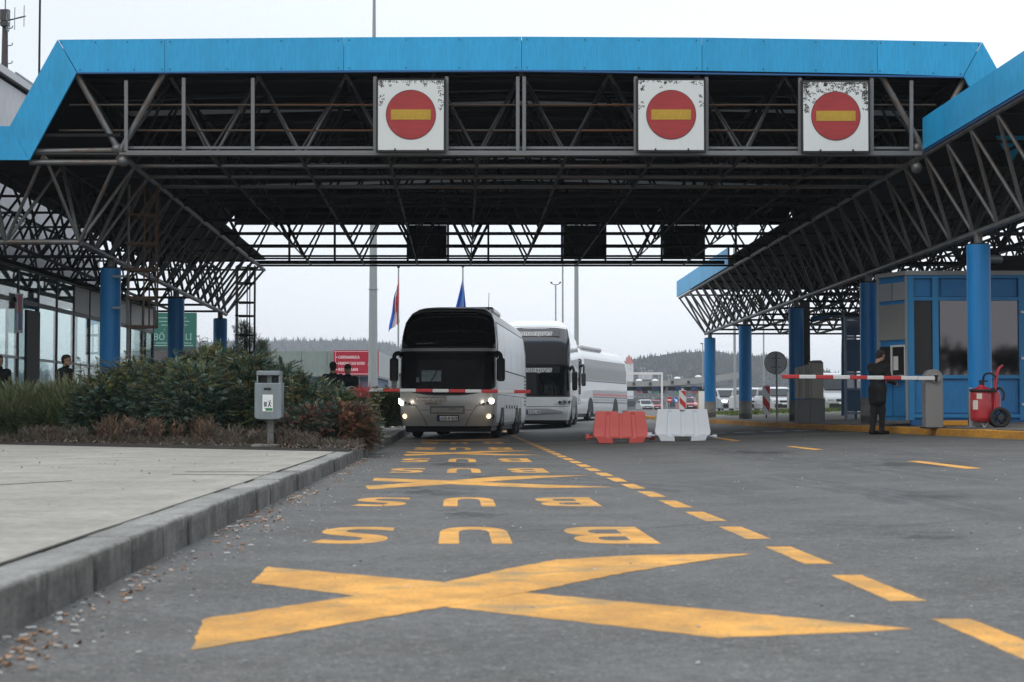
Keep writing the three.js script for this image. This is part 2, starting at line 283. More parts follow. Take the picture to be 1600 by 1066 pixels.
// the gap between slab and kerb, and the saw cuts in the slab
{
  const L = [], R = []; for (let D = -2; D < 64; D += 0.5) { const w = 0.008 + 0.008 * rnd(); L.push([kS(D) - 0.212 - w, D]); R.unshift([kS(D) - 0.206, D]); }
  part(pavement, 'joint', flatGeo([polyShape([...L, ...R])], (s, D) => new THREE.Vector3(RX(s, D), PV + 0.001, -D)), std([0.045, 0.045, 0.03], 1));
  for (const [a, b] of [[[290, 737], [470, 737]], [[270, 741], [436, 742]], [[0, 757], [110, 751]]]) {
    const p = GP(...a, PV), q = GP(...b, PV); part(pavement, 'crack', bar(p.clone().setY(PV - 0.003), q.clone().setY(PV - 0.003), 0.035, 0.004), std([0.06, 0.06, 0.055], 1));
  }
}
// planting bed soil
const bed = part(scene, 'planting_bed', (() => { const g = sheet([-24, -12, -9, -6, -4, -3, -2.3, -1.7], [0, 0.25, 2, 5, 9, 14], (s, D) => 0, false, 1.2), p = g.attributes.position;
  for (let i = 0; i < p.count; i++) { const x = p.getX(i), e = -p.getZ(i), f = 23.6 + (-1.7 - x) * 0.86, D = Math.min(f, 34) + e; p.setXYZ(i, RX(x, D) + 0.5 + (i % 8 === 7 ? -0.25 : 0), PV + (e < 0.1 ? -0.01 : e < 0.3 ? 0.012 : 0.05 + 0.04 * Math.sin(x * 3 + e)), -D); }
  g.computeVertexNormals(); return g; })(), M.soil);
tag(bed, null, null, null, 'structure');
// right traffic island with yellow kerb
const IH = 0.14, island = thing('traffic_island', null, null, 0, 0, 0, 0, null, 'structure');
part(island, 'paving', sheet([9.42, 10.5, 12, 15, 17, 24, 40], range(4, 86, 2), (s, D) => G(s, D) + IH - 0.005, true, 2.6), std(0xb5b5b5, 0.95, 0, { map: concreteMap, bumpMap: fineBump, bumpScale: 0.002 }));
const iStones = [0, 1, 2].map(() => stone(0.2, IH, 0.985).rotateY(Math.PI).translate(0, 0, 0.985));
for (let k = 0; k < 82; k++) {
  const D = 4 + k, s = 9.22, m = part(island, 'kerb_stone', iStones[k % 3], M.yellowKerb[(k * 5 + (k >> 1)) % 3]);
  m.position.set(RX(s, D + 1) + rr(-0.006, 0.006), G(s, D + 0.5) + rr(-0.008, 0.004), -(D + 1)); m.rotation.y = 0.0333;
}
const verge = part(scene, 'grass_verge', sheet([11.6, 14, 18, 26], range(72, 86, 2), (s, D) => G(s, D) + IH + 0.03 * Math.sin(s * 2 + D), true, 1.5), M.grass);
tag(verge, null, null, null, 'structure');
{ // grass blades of the verge
  const blade = new THREE.BufferGeometry(); blade.setAttribute('position', new THREE.Float32BufferAttribute([-0.012, 0, 0, 0.012, 0, 0, 0.02, 0.14, 0.02], 3)); blade.setAttribute('normal', new THREE.Float32BufferAttribute([0, 0.5, 0.8, 0, 0.5, 0.8, 0, 0.5, 0.8], 3));
  const n = 5000, im = new THREE.InstancedMesh(blade, std([0.10, 0.13, 0.03], 0.9, 0, { side: THREE.DoubleSide }), n), m = new THREE.Matrix4(), e = new THREE.Euler();
  for (let i = 0; i < n; i++) { const s = rr(11.6, 20), D = rr(72, 86); m.makeRotationFromEuler(e.set(rr(-0.4, 0.4), rr(0, 6), 0)); m.setPosition(RX(s, D), G(s, D) + IH, -D); im.setMatrixAt(i, m); }
  im.name = 'grass'; scene.add(im); tag(im, 'short green grass on the strip beyond the blue columns', 'grass', null, 'stuff');
}
// hills with forest
function hill(name, D0, prof, depth, forestLabel, mats, dens) {
  const xs = prof.map(p => (p[0] - 800) / FOC * D0), ys = prof.map(p => (HORIZON - p[1]) / FOC * D0);
  const hAt = x => { if (x <= xs[0]) return ys[0]; for (let i = 1; i < xs.length; i++) if (x <= xs[i]) { const t = (x - xs[i - 1]) / (xs[i] - xs[i - 1]); return lerp(ys[i - 1], ys[i], t * t * (3 - 2 * t)); } return ys[ys.length - 1]; };
  const N = 60, R = 8, pos = [], idx = [];
  const at = (x, t) => Math.max(0, hAt(x)) * Math.sin(Math.min(1, t) * Math.PI / 2) - 0.3;
  for (let j = 0; j <= R; j++) for (let i = 0; i <= N; i++) { const x = lerp(xs[0], xs[xs.length - 1], i / N), t = j / R * 1.5; pos.push(x, t > 1 ? at(x, 1) * (1 - (t - 1) * 0.5) : at(x, t), -(D0 - depth + t * depth)); }
  for (let j = 0; j < R; j++) for (let i = 0; i < N; i++) { const a = j * (N + 1) + i; idx.push(a, a + 1, a + N + 1, a + 1, a + N + 2, a + N + 1); }
  const g = new THREE.BufferGeometry(); g.setAttribute('position', new THREE.Float32BufferAttribute(pos, 3)); g.setIndex(idx); g.computeVertexNormals();
  const h = part(scene, numbered('hill'), g, std([0.06, 0.06, 0.045], 1)); tag(h, null, null, null, 'structure');
  const fo = new THREE.Group(); fo.name = numbered('forest'); scene.add(fo); tag(fo, forestLabel, 'forest', null, 'stuff');
  // conifers and bare broadleaf crowns made of ragged tiers
  const con = [], br = [];
  for (let k = 0; k < 5; k++) { const r = 0.22 - k * 0.04, c = new THREE.ConeGeometry(r, 0.32, 7, 1).translate(0, 0.25 + k * 0.17, 0), p = c.attributes.position; for (let i = 0; i < p.count; i++) p.setXYZ(i, p.getX(i) * rr(0.7, 1.3), p.getY(i) + rr(-0.03, 0.03), p.getZ(i) * rr(0.7, 1.3)); con.push(c); }
  for (let k = 0; k < 26; k++) { const a = rnd() * 6.28, rad = Math.sqrt(rnd()) * 0.3, y = 0.4 + rnd() * 0.6 * (1 - rad), c = new THREE.TetrahedronGeometry(rr(0.04, 0.10)).rotateX(rnd() * 6).rotateY(rnd() * 6).translate(Math.cos(a) * rad, y, Math.sin(a) * rad); br.push(c); }
  for (let k = 0; k < 5; k++) br.push(tubeG(new THREE.Vector3(0, 0, 0), new THREE.Vector3(rr(-0.25, 0.25), rr(0.7, 1), rr(-0.2, 0.2)), 0.012, 4));
  const m = new THREE.Matrix4(), q = new THREE.Quaternion(), col = new THREE.Color();
  [[merge(con), 0.22, 'conifers', mats[0]], [merge(br), 0.78, 'bare_trees', mats[1]]].forEach(([geo, share, nm, c]) => {
    const n = Math.round(dens * share), im = new THREE.InstancedMesh(geo, std([1, 1, 1], 1, 0, { side: THREE.DoubleSide }), n);
    for (let i = 0; i < n; i++) { const x = lerp(xs[0], xs[xs.length - 1], rnd()), t = rnd() ** 0.6 * 1.05, s = rr(0.55, 1) * (nm === 'conifers' ? 13 : 11.5) * D0 / 1700; q.setFromAxisAngle(qa, rnd() * 6.28); m.compose(new THREE.Vector3(x, at(x, t) - 0.6, -(D0 - depth + t * depth)), q, new THREE.Vector3(s * rr(0.8, 1.3), s, s * 0.9)); im.setMatrixAt(i, m); const k = rr(0.7, 1.3); im.setColorAt(i, col.setRGB(c[0] * k, c[1] * k, c[2] * k)); }
    im.name = nm; fo.add(im);
  });
}
hill('hill', 2200, [[-200, 615], [60, 596], [330, 548], [420, 545], [480, 546], [560, 545], [600, 549], [640, 560], [720, 590], [800, 625]], 420, 'wooded hill rising behind the low white building', [[0.045, 0.055, 0.04], [0.11, 0.095, 0.085]], 7000);
hill('hill', 1500, [[860, 640], [940, 590], [985, 575], [1020, 570], [1060, 564], [1110, 563], [1150, 568], [1210, 572], [1260, 590], [1310, 606], [1360, 620], [1460, 632]], 300, 'dark wooded ridge behind the toll plaza roof', [[0.035, 0.05, 0.035], [0.085, 0.078, 0.07]], 7000);
// ---------- border canopies: space frames ----------
const UR = D => [8.2 - 0.039 * (D - 35), 5.83 - 0.0137 * (D - 35)];
const LR = D => [8.93 - 0.033 * (D - 35), 4.16 - 0.0087 * (D - 35)];
const UL = D => [-7.84 - 0.023 * (D - 35), 5.83 - 0.0137 * (D - 35)];
const LL = D => [-8.79 - 0.033 * (D - 35), 4.16 - 0.0087 * (D - 35)];
const v2 = (a, D) => V(a[0], a[1], D);
function prism(pts, D0, D1) {   // polygon in x,y between two distances, thin slab with real thickness
  const sh = polyShape(pts), g = new THREE.ExtrudeGeometry(sh, { depth: D1 - D0, bevelEnabled: false }); return g.translate(0, 0, -D1);
}
// the portal over the lanes
const portal = thing('portal_canopy', 'wide blue edged steel canopy spanning the lanes above the coaches', 'canopy');
{
  const ND = 16, NX = 9, dl = j => 34.25 + 1.5 * j, du = j => 35 + 1.5 * j;
  const camber = t => 0.12 * (1 - Math.abs(t - 0.5) * 2);
  const lo = (i, j) => { const D = dl(j), a = UL(D), b = UR(D); return V(lerp(a[0], b[0], i / NX), a[1], D); };
  const up = (i, j) => { const D = du(j), a = UL(D), b = UR(D), t = (i - 0.5) / NX; return V(lerp(a[0], b[0], t), a[1] + 1.66 + camber(t), D); };
  const stuff = [];
  for (let j = 0; j < ND; j++) {
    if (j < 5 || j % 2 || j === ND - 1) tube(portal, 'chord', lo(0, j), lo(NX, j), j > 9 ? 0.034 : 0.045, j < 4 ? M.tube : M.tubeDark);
    for (let i = 0; i <= NX; i++) if (j < ND - 1) stuff.push(tubeG(lo(i, j), lo(i, j + 1), j > 5 ? 0.022 : 0.034));
  }
  for (let j = 0; j < ND - 1; j++) {
    stuff.push(tubeG(up(0, j), up(NX + 1, j), 0.04));
    for (let i = 0; i <= NX + 1; i++) {
      if (j < ND - 2) stuff.push(tubeG(up(i, j), up(i, j + 1), 0.035));
      for (const [a, b] of [[i - 1, j], [i, j], [i - 1, j + 1], [i, j + 1]]) if (a >= 0 && a <= NX && (j < 3 || j % 3 === 1)) stuff.push(tubeG(up(i, j), lo(a, b), 0.03));
    }
  }
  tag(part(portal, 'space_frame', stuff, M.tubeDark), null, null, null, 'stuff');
  // front face: V tubes, verticals, rails and the bottom channel
  for (let i = 0; i <= NX; i++) for (const s of [-0.5, 0.5]) {
    const a = lo(i, 0), t = (i + s) / NX, big = i === 0 || i === NX, D = big ? 34.27 : 34.9, x0 = UL(34.5)[0], x1 = UR(34.5)[0];
    tube(portal, 'diagonal', a.clone().setZ(-D).add(new THREE.Vector3(0, 0.05, 0)), V(lerp(x0, x1, t), 7.5 + camber(t), D), big ? 0.065 : 0.036, M.tube);
  }
  const fy = (px, py, D = 34.15) => P(px, py, D);
  for (const y of [163, 203]) { tube(portal, 'rail', fy(y === 163 ? 108 : 92, y + 1, 34.5), fy(1462, y + 1, 34.5), 0.022, M.rust); }
  for (const [px, w, y0] of [[197, 0.05, 126], [287, 0.06, 122], [395, 0.06, 122], [586, 0.07, 120], [698, 0.07, 120], [809, 0.07, 120], [819, 0.07, 120], [993, 0.07, 120], [1104, 0.07, 121], [1250, 0.07, 122], [1362, 0.07, 122], [1424, 0.06, 126]]) {
    const a = fy(px, 236), b = fy(px, y0); part(portal, 'post', bar(a, b, w, 0.07), M.steelLight);
  }
  part(portal, 'channel', bar(fy(197, 239), fy(1440, 239.5), 0.06, 0.09), M.steelLight);
  part(portal, 'perforated_channel', bar(fy(197, 231, 34.3), fy(1440, 231.5, 34.3), 0.06, 0.05), M.steelLight);
  for (const [x0, x1] of [[56, 198], [46, 188]]) { const y = x0 === 56 ? 235 : 254; tube(portal, 'edge_tube', fy(x0, y + (y < 240 ? 2 : 0), 34.3), fy(x1, y, 34.3), 0.06, M.tube); }
  part(portal, 'rusty_rail', bar(fy(62, 243, 34.4), fy(190, 243, 34.4), 0.05, 0.05), M.rust);
  for (const [x, y] of [[183, 233], [192, 252], [1432, 262], [1432, 232]]) part(portal, 'node', new THREE.SphereGeometry(0.12, 12, 8).translate(...fy(x, y, 34.3).toArray()), M.tube);
  // fascia panels
  const fp = (list, mat) => { const D = 34.1, sh = list.map(([x, y]) => { const p = P(x, y, D); return [p.x, p.y]; }); return part(portal, 'fascia_panel', prism(sh, D, D + 0.07), mat); };
  const tops = [[90.5, 62], [257, 60.6], [537, 58.2], [815, 57.2], [1097, 58.6], [1371, 62.6], [1534.5, 66]], bots = [[120.5, 113], [257, 112], [537, 110], [815, 109.4], [1097, 110.4], [1371, 115], [1505, 119.5]], gp = 0.35;
  for (let i = 0; i < 6; i++) fp([[tops[i][0] + gp, tops[i][1]], [tops[i + 1][0] - gp, tops[i + 1][1]], [bots[i + 1][0] - gp, bots[i + 1][1]], [bots[i][0] + gp, bots[i][1]]], M.blue[i % 3]);
  fp([[15, 197], [89.5, 62], [119.5, 113], [45.5, 250]], M.blue[1]); fp([[1535.3, 66], [1612, 204], [1582, 256], [1506, 119.5]], M.blue[2]);
  const bolts = []; for (let i = 0; i < 6; i++) for (const t of [0.03, 0.35, 0.65, 0.97]) for (const [A, o] of [[tops, 4.5], [bots, -4]]) { const p = P(lerp(A[i][0], A[i + 1][0], t), lerp(A[i][1], A[i + 1][1], t) + o, 34.09); bolts.push(cylG(0.011, 0.011, 0.02, 0, 0, 0, 6).rotateX(Math.PI / 2).translate(p.x, p.y, p.z)); }
  tag(part(portal, 'bolt', bolts, M.dark), null, null, null, 'stuff');
  part(portal, 'drip_edge', bar(P(121, 114.5, 34.12), P(815, 111, 34.12), 0.08, 0.03), std([0.02, 0.11, 0.30], 0.5)); part(portal, 'drip_edge', bar(P(815, 111, 34.12), P(1505, 121, 34.12), 0.08, 0.03), std([0.02, 0.11, 0.30], 0.5));
  // roof deck in strips with gaps and roof lights between
  const ry = (x, D) => 5.83 - 0.0137 * (D - 35) + 1.95 + 0.25 * (1 - Math.abs(x - 0.2) / 9.3);
  const slab = (D0, D1, mat, name, th = 0.08, x0 = -9.1, x1 = 9.4) => { for (const [a, b] of [[x0, 0.2], [0.2, x1]]) { const g = new THREE.BoxGeometry(1, 1, 1), p = g.attributes.position; for (let i = 0; i < p.count; i++) { const x = p.getX(i) < 0 ? a : b, D = p.getZ(i) > 0 ? D0 : D1; p.setXYZ(i, x, ry(x, D) + (p.getY(i) > 0 ? th : 0), -D); } g.computeVertexNormals(); part(portal, name, g, mat); } };
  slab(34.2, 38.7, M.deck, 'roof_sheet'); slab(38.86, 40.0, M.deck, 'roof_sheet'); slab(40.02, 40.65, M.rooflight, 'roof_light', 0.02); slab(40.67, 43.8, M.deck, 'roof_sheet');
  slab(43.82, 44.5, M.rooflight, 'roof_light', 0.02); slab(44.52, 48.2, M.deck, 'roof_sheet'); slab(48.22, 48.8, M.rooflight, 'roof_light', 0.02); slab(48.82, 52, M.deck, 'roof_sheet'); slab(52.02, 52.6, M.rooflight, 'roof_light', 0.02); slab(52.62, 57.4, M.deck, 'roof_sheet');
  // hanging purlins below the roof, far end fascia, side aprons
  for (let k = 0; k < 9; k++) { const D = 36.2 + k * 2.4; part(portal, 'purlin', bar(V(-9, ry(-9, D) - 0.12, D), V(0.2, ry(0.2, D) - 0.12, D), 0.08, 0.14), M.tubeDark); part(portal, 'purlin', bar(V(0.2, ry(0.2, D) - 0.12, D), V(9.3, ry(9.3, D) - 0.12, D), 0.08, 0.14), M.tubeDark); }
  part(portal, 'fascia_panel', boxG(18.5, 0.75, 0.05, 0, 7.33, -57.46), M.blue[0]); part(portal, 'end_sheet', boxG(18.5, 0.78, 0.05, 0, 7.33, -57.36), M.deck);
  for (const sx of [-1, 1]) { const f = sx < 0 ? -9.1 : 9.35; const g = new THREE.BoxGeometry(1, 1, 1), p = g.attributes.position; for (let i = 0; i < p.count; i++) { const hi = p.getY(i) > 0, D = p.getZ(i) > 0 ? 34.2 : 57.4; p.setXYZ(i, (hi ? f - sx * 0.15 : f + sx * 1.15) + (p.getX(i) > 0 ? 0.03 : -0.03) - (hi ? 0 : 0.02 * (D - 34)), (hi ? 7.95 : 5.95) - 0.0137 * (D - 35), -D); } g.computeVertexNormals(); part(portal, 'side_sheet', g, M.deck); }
  // far end: rails and posts that carry the signs
  for (const y of [365, 386, 404]) tube(portal, 'rail', P(378, y, 57), P(1190, y, 57), 0.03, M.tubeDark);
  for (const x of [452, 523, 637, 700, 763, 878, 946, 1034, 1100, 1150]) part(portal, 'post', bar(P(x, 411, 57.05), P(x, 345, 57.05), 0.07, 0.07), M.tubeDark);
  part(portal, 'channel', bar(P(395, 410, 57), P(1132, 410, 57), 0.08, 0.12), M.tubeDark);
}
// the two side canopies
function sideCanopy(o, sg, U, L, D0, D1, nB, colDs, capY) {
  const n = Math.round((D1 - D0) / 1.5), stuff = [], dl = j => D0 + 1.5 * j;
  const lo = (i, j) => { const a = L(dl(j)); return V(a[0] + sg * 1.5 * i, a[1], dl(j)); };
  const up = (i, j) => { const D = dl(j) - 0.75, a = U(D); return V(a[0] + sg * 1.5 * i, a[1], D); };
  for (let j = 0; j <= n; j++) for (let i = 0; i <= nB; i++) {
    const p = lo(i, j);
    if (i === 0 && j < n) tube(o, 'bottom_chord', p, lo(i, j + 1), 0.065, M.tube); else if (j < n) stuff.push(tubeG(p, lo(i, j + 1), 0.045));
    if (i < nB) { if (j === 0) tube(o, 'end_chord', p, lo(i + 1, j), 0.055, M.tube); else if (j % 2 === 0) stuff.push(tubeG(p, lo(i + 1, j), 0.04)); }
    for (const [a, b] of [[i, j], [i + 1, j], [i, j + 1], [i + 1, j + 1]]) {
      const q = up(a, b);
      if (i === 0 && a === 0 || j === 0 && i < 3 && sg < 0) tube(o, 'diagonal', p, q, 0.038, M.tube); else if (i < 1 || j % 2 === 0) stuff.push(tubeG(p, q, 0.031));
    }
  }
  for (let j = 0; j <= n + 1; j++) for (let i = 0; i <= nB + 1; i++) {
    if (j <= n) { if (i === 0) tube(o, 'top_chord', up(0, j), up(0, j + 1), 0.055, M.tube); else stuff.push(tubeG(up(i, j), up(i, j + 1), 0.04)); }
    if (i <= nB && j % 2 === 0) stuff.push(tubeG(up(i, j), up(i + 1, j), 0.035));
  }
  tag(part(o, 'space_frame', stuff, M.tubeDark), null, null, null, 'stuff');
  for (const D of colDs) {
    const a = L(D), yb = sg > 0 ? GX(a[0], D) + IH : PV, yt = a[1] - 0.25;
    const c = part(o, 'column', new THREE.CylinderGeometry(0.225, 0.225, yt - yb - 0.62, 28).translate(a[0], (yt + yb + 0.62) / 2, -D), M.colBlue);
    part(c, 'column_base', new THREE.CylinderGeometry(0.228, 0.228, 0.62, 28).translate(a[0], yb + 0.31, -D), std([1, 1, 1], 0.8, 0, { map: kerbMap }));
    part(c, 'cap_plate', cylG(0.2, 0.2, 0.03, a[0], yt + 0.012, -D), M.tubeDark);
    part(c, 'stub', cylG(0.085, 0.085, 0.22, a[0], yt + 0.13, -D, 12), M.tube);
  }
  // roof sheet
  const g = new THREE.BoxGeometry(1, 1, 1), p = g.attributes.position;
  for (let i = 0; i < p.count; i++) { const D = p.getZ(i) > 0 ? D0 - 0.8 : D1 + 0.9, a = U(D); p.setXYZ(i, a[0] + (p.getX(i) * sg > 0 ? sg * (sg > 0 ? 1.5 * nB + 0.6 : 4.1) : -sg * 0.02), a[1] + 0.35 + (p.getY(i) > 0 ? 0.06 : 0), -D); }
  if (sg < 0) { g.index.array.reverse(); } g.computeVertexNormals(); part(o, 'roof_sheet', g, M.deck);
}
const rightCanopy = thing('side_canopy', 'long blue edged canopy on blue columns over the kiosk island', 'canopy');
sideCanopy(rightCanopy, 1, UR, LR, 27.5, 69.5, 4, [33.2, 42, 51, 60, 68.3]);
const sideFascia = (D0, D1) => { for (let D = D0, k = 0; D < D1 - 0.1; D += 3, k++) { const E = Math.min(D + 3, D1) - 0.012, a = UR(D), b = UR(E), g = new THREE.BoxGeometry(1, 1, 1), p = g.attributes.position; for (let i = 0; i < p.count; i++) { const q = p.getZ(i) > 0 ? a : b; p.setXYZ(i, q[0] - 0.1 + (p.getX(i) > 0 ? 0.06 : 0), q[1] + (p.getY(i) > 0 ? 0.69 : 0.06), -(p.getZ(i) > 0 ? D : E)); } g.computeVertexNormals(); part(rightCanopy, 'fascia_panel', g, M.blue[k % 3]); } };
sideFascia(26.6, 34.05); sideFascia(57.6, 70.4);
for (let D = 26.6; D < 33; D += 1.5) { const a = UR(D), b = UR(D + 1.49); part(rightCanopy, 'drip_edge', bar(V(a[0] - 0.06, a[1] + 0.03, D), V(b[0] - 0.06, b[1] + 0.03, D + 1.49), 0.05, 0.04), std([0.015, 0.07, 0.2], 0.5)); }
part(rightCanopy, 'boxed_post', boxG(0.26, 3.55, 0.3, LR(52)[0] + 0.32, 2.2, -51.2), std([0.10, 0.10, 0.095], 0.8));
part(rightCanopy, 'drain_pipe', pathTube([P(1268, 500, 60), P(1305, 491, 60), P(1316, 494, 60), P(1319, 504, 60), P(1319, 560, 60), P(1319, 655, 60)], 0.1, 40, 8), std([0.012, 0.08, 0.2], 0.5));
const leftCanopy = thing('side_canopy', 'lower canopy with steel struts on blue columns beside the glass terminal', 'canopy');
sideCanopy(leftCanopy, -1, UL, LL, 35, 57.5, 3, [38.2, 47.2, 56.1]);
{ const a = P(15, 197, 34.1), b = P(45, 250, 34.1); for (let k = 0; k < 2; k++) { const x1 = k ? a.x - 3 : a.x; part(leftCanopy, 'fascia_panel', prism(k ? [[a.x - 3.01, a.y], [a.x - 3.01, b.y], [a.x - 6, b.y], [a.x - 6, a.y]] : [[a.x, a.y], [b.x, b.y], [a.x - 3, b.y], [a.x - 3, a.y]], 34.1, 34.17), M.blue[k]); } }

// no entry signs hung in the portal front
function noEntry(px0, px1, py0, py1, D, label, moss) {
  const a = P(px0, py1, D), b = P(px1, py0, D), w = b.x - a.x, h = b.y - a.y, t = thing('no_entry_sign', label, 'sign', (a.x + b.x) / 2, (a.y + b.y) / 2, D, 0, 'square no entry signs on the canopy');
  const grime = canvasTex(512, 560, (c, W, H) => {
    c.fillStyle = '#d9dcdb'; c.fillRect(0, 0, W, H);
    for (let i = 0; i < 260; i++) { c.fillStyle = `rgba(${150 + rnd() * 40},${150 + rnd() * 40},${145 + rnd() * 30},0.05)`; c.fillRect(rnd() * W, rnd() * H, rr(2, 5), rr(20, 160)); }
    for (let i = 0; i < moss; i++) { const e = rnd(), x = e < 0.62 ? rnd() * W : (rnd() < 0.5 ? rr(0, 40) : rr(W - 36, W)), y = e < 0.62 ? rnd() ** 2.2 * (moss > 200 ? 170 : 46) : rnd() ** 1.6 * 240; c.fillStyle = `rgba(${20 + rnd() * 30},${18 + rnd() * 22},${14 + rnd() * 14},0.9)`; const n = 4 + rnd() * 8; for (let k = 0; k < n; k++) { c.beginPath(); c.ellipse(x + rr(-13, 13), y + rr(-9, 12), rr(1, 6), rr(1, 4), rnd() * 3, 0, 7); c.fill(); } }
  });
  part(t, 'plate', new RoundedBoxGeometry(w, h, 0.05, 2, 0.01), std(0xffffff, 0.55, 0, { map: grime }));
  const r = w * 0.372, cy = h * 0.008;
  part(t, 'rim', new THREE.CylinderGeometry(r + 0.012, r + 0.012, 0.008, 48).rotateX(Math.PI / 2).translate(0, cy, 0.028), std([0.05, 0.02, 0.02], 0.6));
  part(t, 'red_disc', new THREE.CylinderGeometry(r, r, 0.012, 48).rotateX(Math.PI / 2).translate(0, cy, 0.03), std([0.42, 0.036, 0.036], 0.55, 0, { map: panelMap }));
  part(t, 'yellow_bar', boxG(r * 1.63, r * 0.42, 0.012, 0, cy, 0.035, 0.002), std([0.55, 0.34, 0.03], 0.55, 0, { map: panelMap }));
  part(t, 'frame', [boxG(w + 0.08, 0.035, 0.06, 0, -h / 2 - 0.02, -0.02), boxG(0.035, h, 0.06, -w / 2 - 0.022, 0, -0.02), boxG(0.035, h, 0.06, w / 2 + 0.022, 0, -0.02), boxG(w + 0.08, 0.035, 0.06, 0, h / 2 + 0.02, -0.02)], M.dark);
  for (const x of [-0.24, 0.26]) part(t, 'clip', boxG(0.03, 0.05, 0.02, x * w, -h / 2 + 0.01, 0.035), M.dark);
}
noEntry(590.5, 693.5, 126, 235, 34.0, 'white square no entry sign with light dirt, above the silver coach', 60);
noEntry(997.5, 1099.5, 126, 235, 34.0, 'white no entry sign with moss tufts in its top corners, middle of the three', 42);
noEntry(1255.5, 1356, 128.5, 236.5, 34.0, 'white square no entry sign with the heaviest black grime, nearest the blue kiosk', 230);
for (const [x0, x1, lab] of [[638, 698, 'dark back of a square sign on the far canopy end, above the silver coach'], [880, 945, 'dark back of a square sign on the far canopy end, middle of three'], [1036, 1099, 'dark back of a square sign on the far canopy end, nearest the kiosk island']]) {
  const a = P(x0, 405, 57.2), b = P(x1, 352, 57.2), t = thing('sign_back', lab, 'sign', (a.x + b.x) / 2, (a.y + b.y) / 2, 57.2, 0, 'signs facing away on the far canopy end');
  part(t, 'plate', boxG(b.x - a.x, b.y - a.y, 0.04), std([0.03, 0.03, 0.032], 0.7));
  for (const s of [-0.3, 0.3]) part(t, 'bracket', boxG(0.05, b.y - a.y, 0.04, s * (b.x - a.x), 0, 0.04), M.tubeDark);
}
// caged ladders
function cageLadder(name, label, px0, px1, D, hoops, yTop, yBot, railBot, mat) {
  const c = P((px0 + px1) / 2, 500, D), w = P(px1, 500, D).x - P(px0, 500, D).x, Y = y => P(0, y, D).y, t = thing(name, label, 'ladder', c.x, 0, D);
  const r = w / 2;
  for (const s of [0, 1]) tube(t, 'rail', new THREE.Vector3(-r + 0.03 + s * 0.1, Y(railBot), s * 0.42 - 0.2), new THREE.Vector3(-r + 0.03 + s * 0.1, Y(yTop), s * 0.42 - 0.2), 0.03, M.tube);
  for (let y = Y(railBot) + 0.2; y < Y(yTop); y += 0.28) tube(t, 'rung', new THREE.Vector3(-r + 0.03, y, -0.2), new THREE.Vector3(-r + 0.13, y, 0.22), 0.012, mat, 6);
  for (const h of hoops) { const pts = []; for (let k = 0; k <= 12; k++) { const a = -Math.PI * 0.5 + Math.PI * k / 12; pts.push(new THREE.Vector3(-r + 0.08 + (w - 0.08) * Math.cos(a), Y(h), -0.36 * Math.sin(a))); } const g = []; for (let k = 0; k < 12; k++) g.push(bar(pts[k], pts[k + 1], 0.012, 0.05)); part(t, 'hoop', g, mat); }
  for (const a of [-0.9, -0.3, 0.3, 0.9]) { const x = -r + 0.08 + (w - 0.08) * Math.cos(a), z = -0.36 * Math.sin(a); part(t, 'cage_strip', boxG(0.035, Y(yTop) - Y(yBot), 0.012, x, (Y(yTop) + Y(yBot)) / 2, z), mat); }
}
cageLadder('caged_ladder', 'rusty caged ladder beside the thickest blue column near the terminal', 194, 246, 37.6, [338, 382, 422, 467, 511], 290, 513, 560, M.rust);
cageLadder('caged_ladder', 'dark caged ladder hanging at the far end of the canopy by the pine', 366, 399, 56.6, [419, 443, 473, 494, 524, 552], 415, 555, 556, M.tubeDark);
for (const [y, n] of [[432, 0], [481, 0]]) { const a = P(176, y, 37.9), b = P(198, y, 37.9); part(leftCanopy, 'ladder_bracket', bar(a, b, 0.05, 0.05), M.galv); }

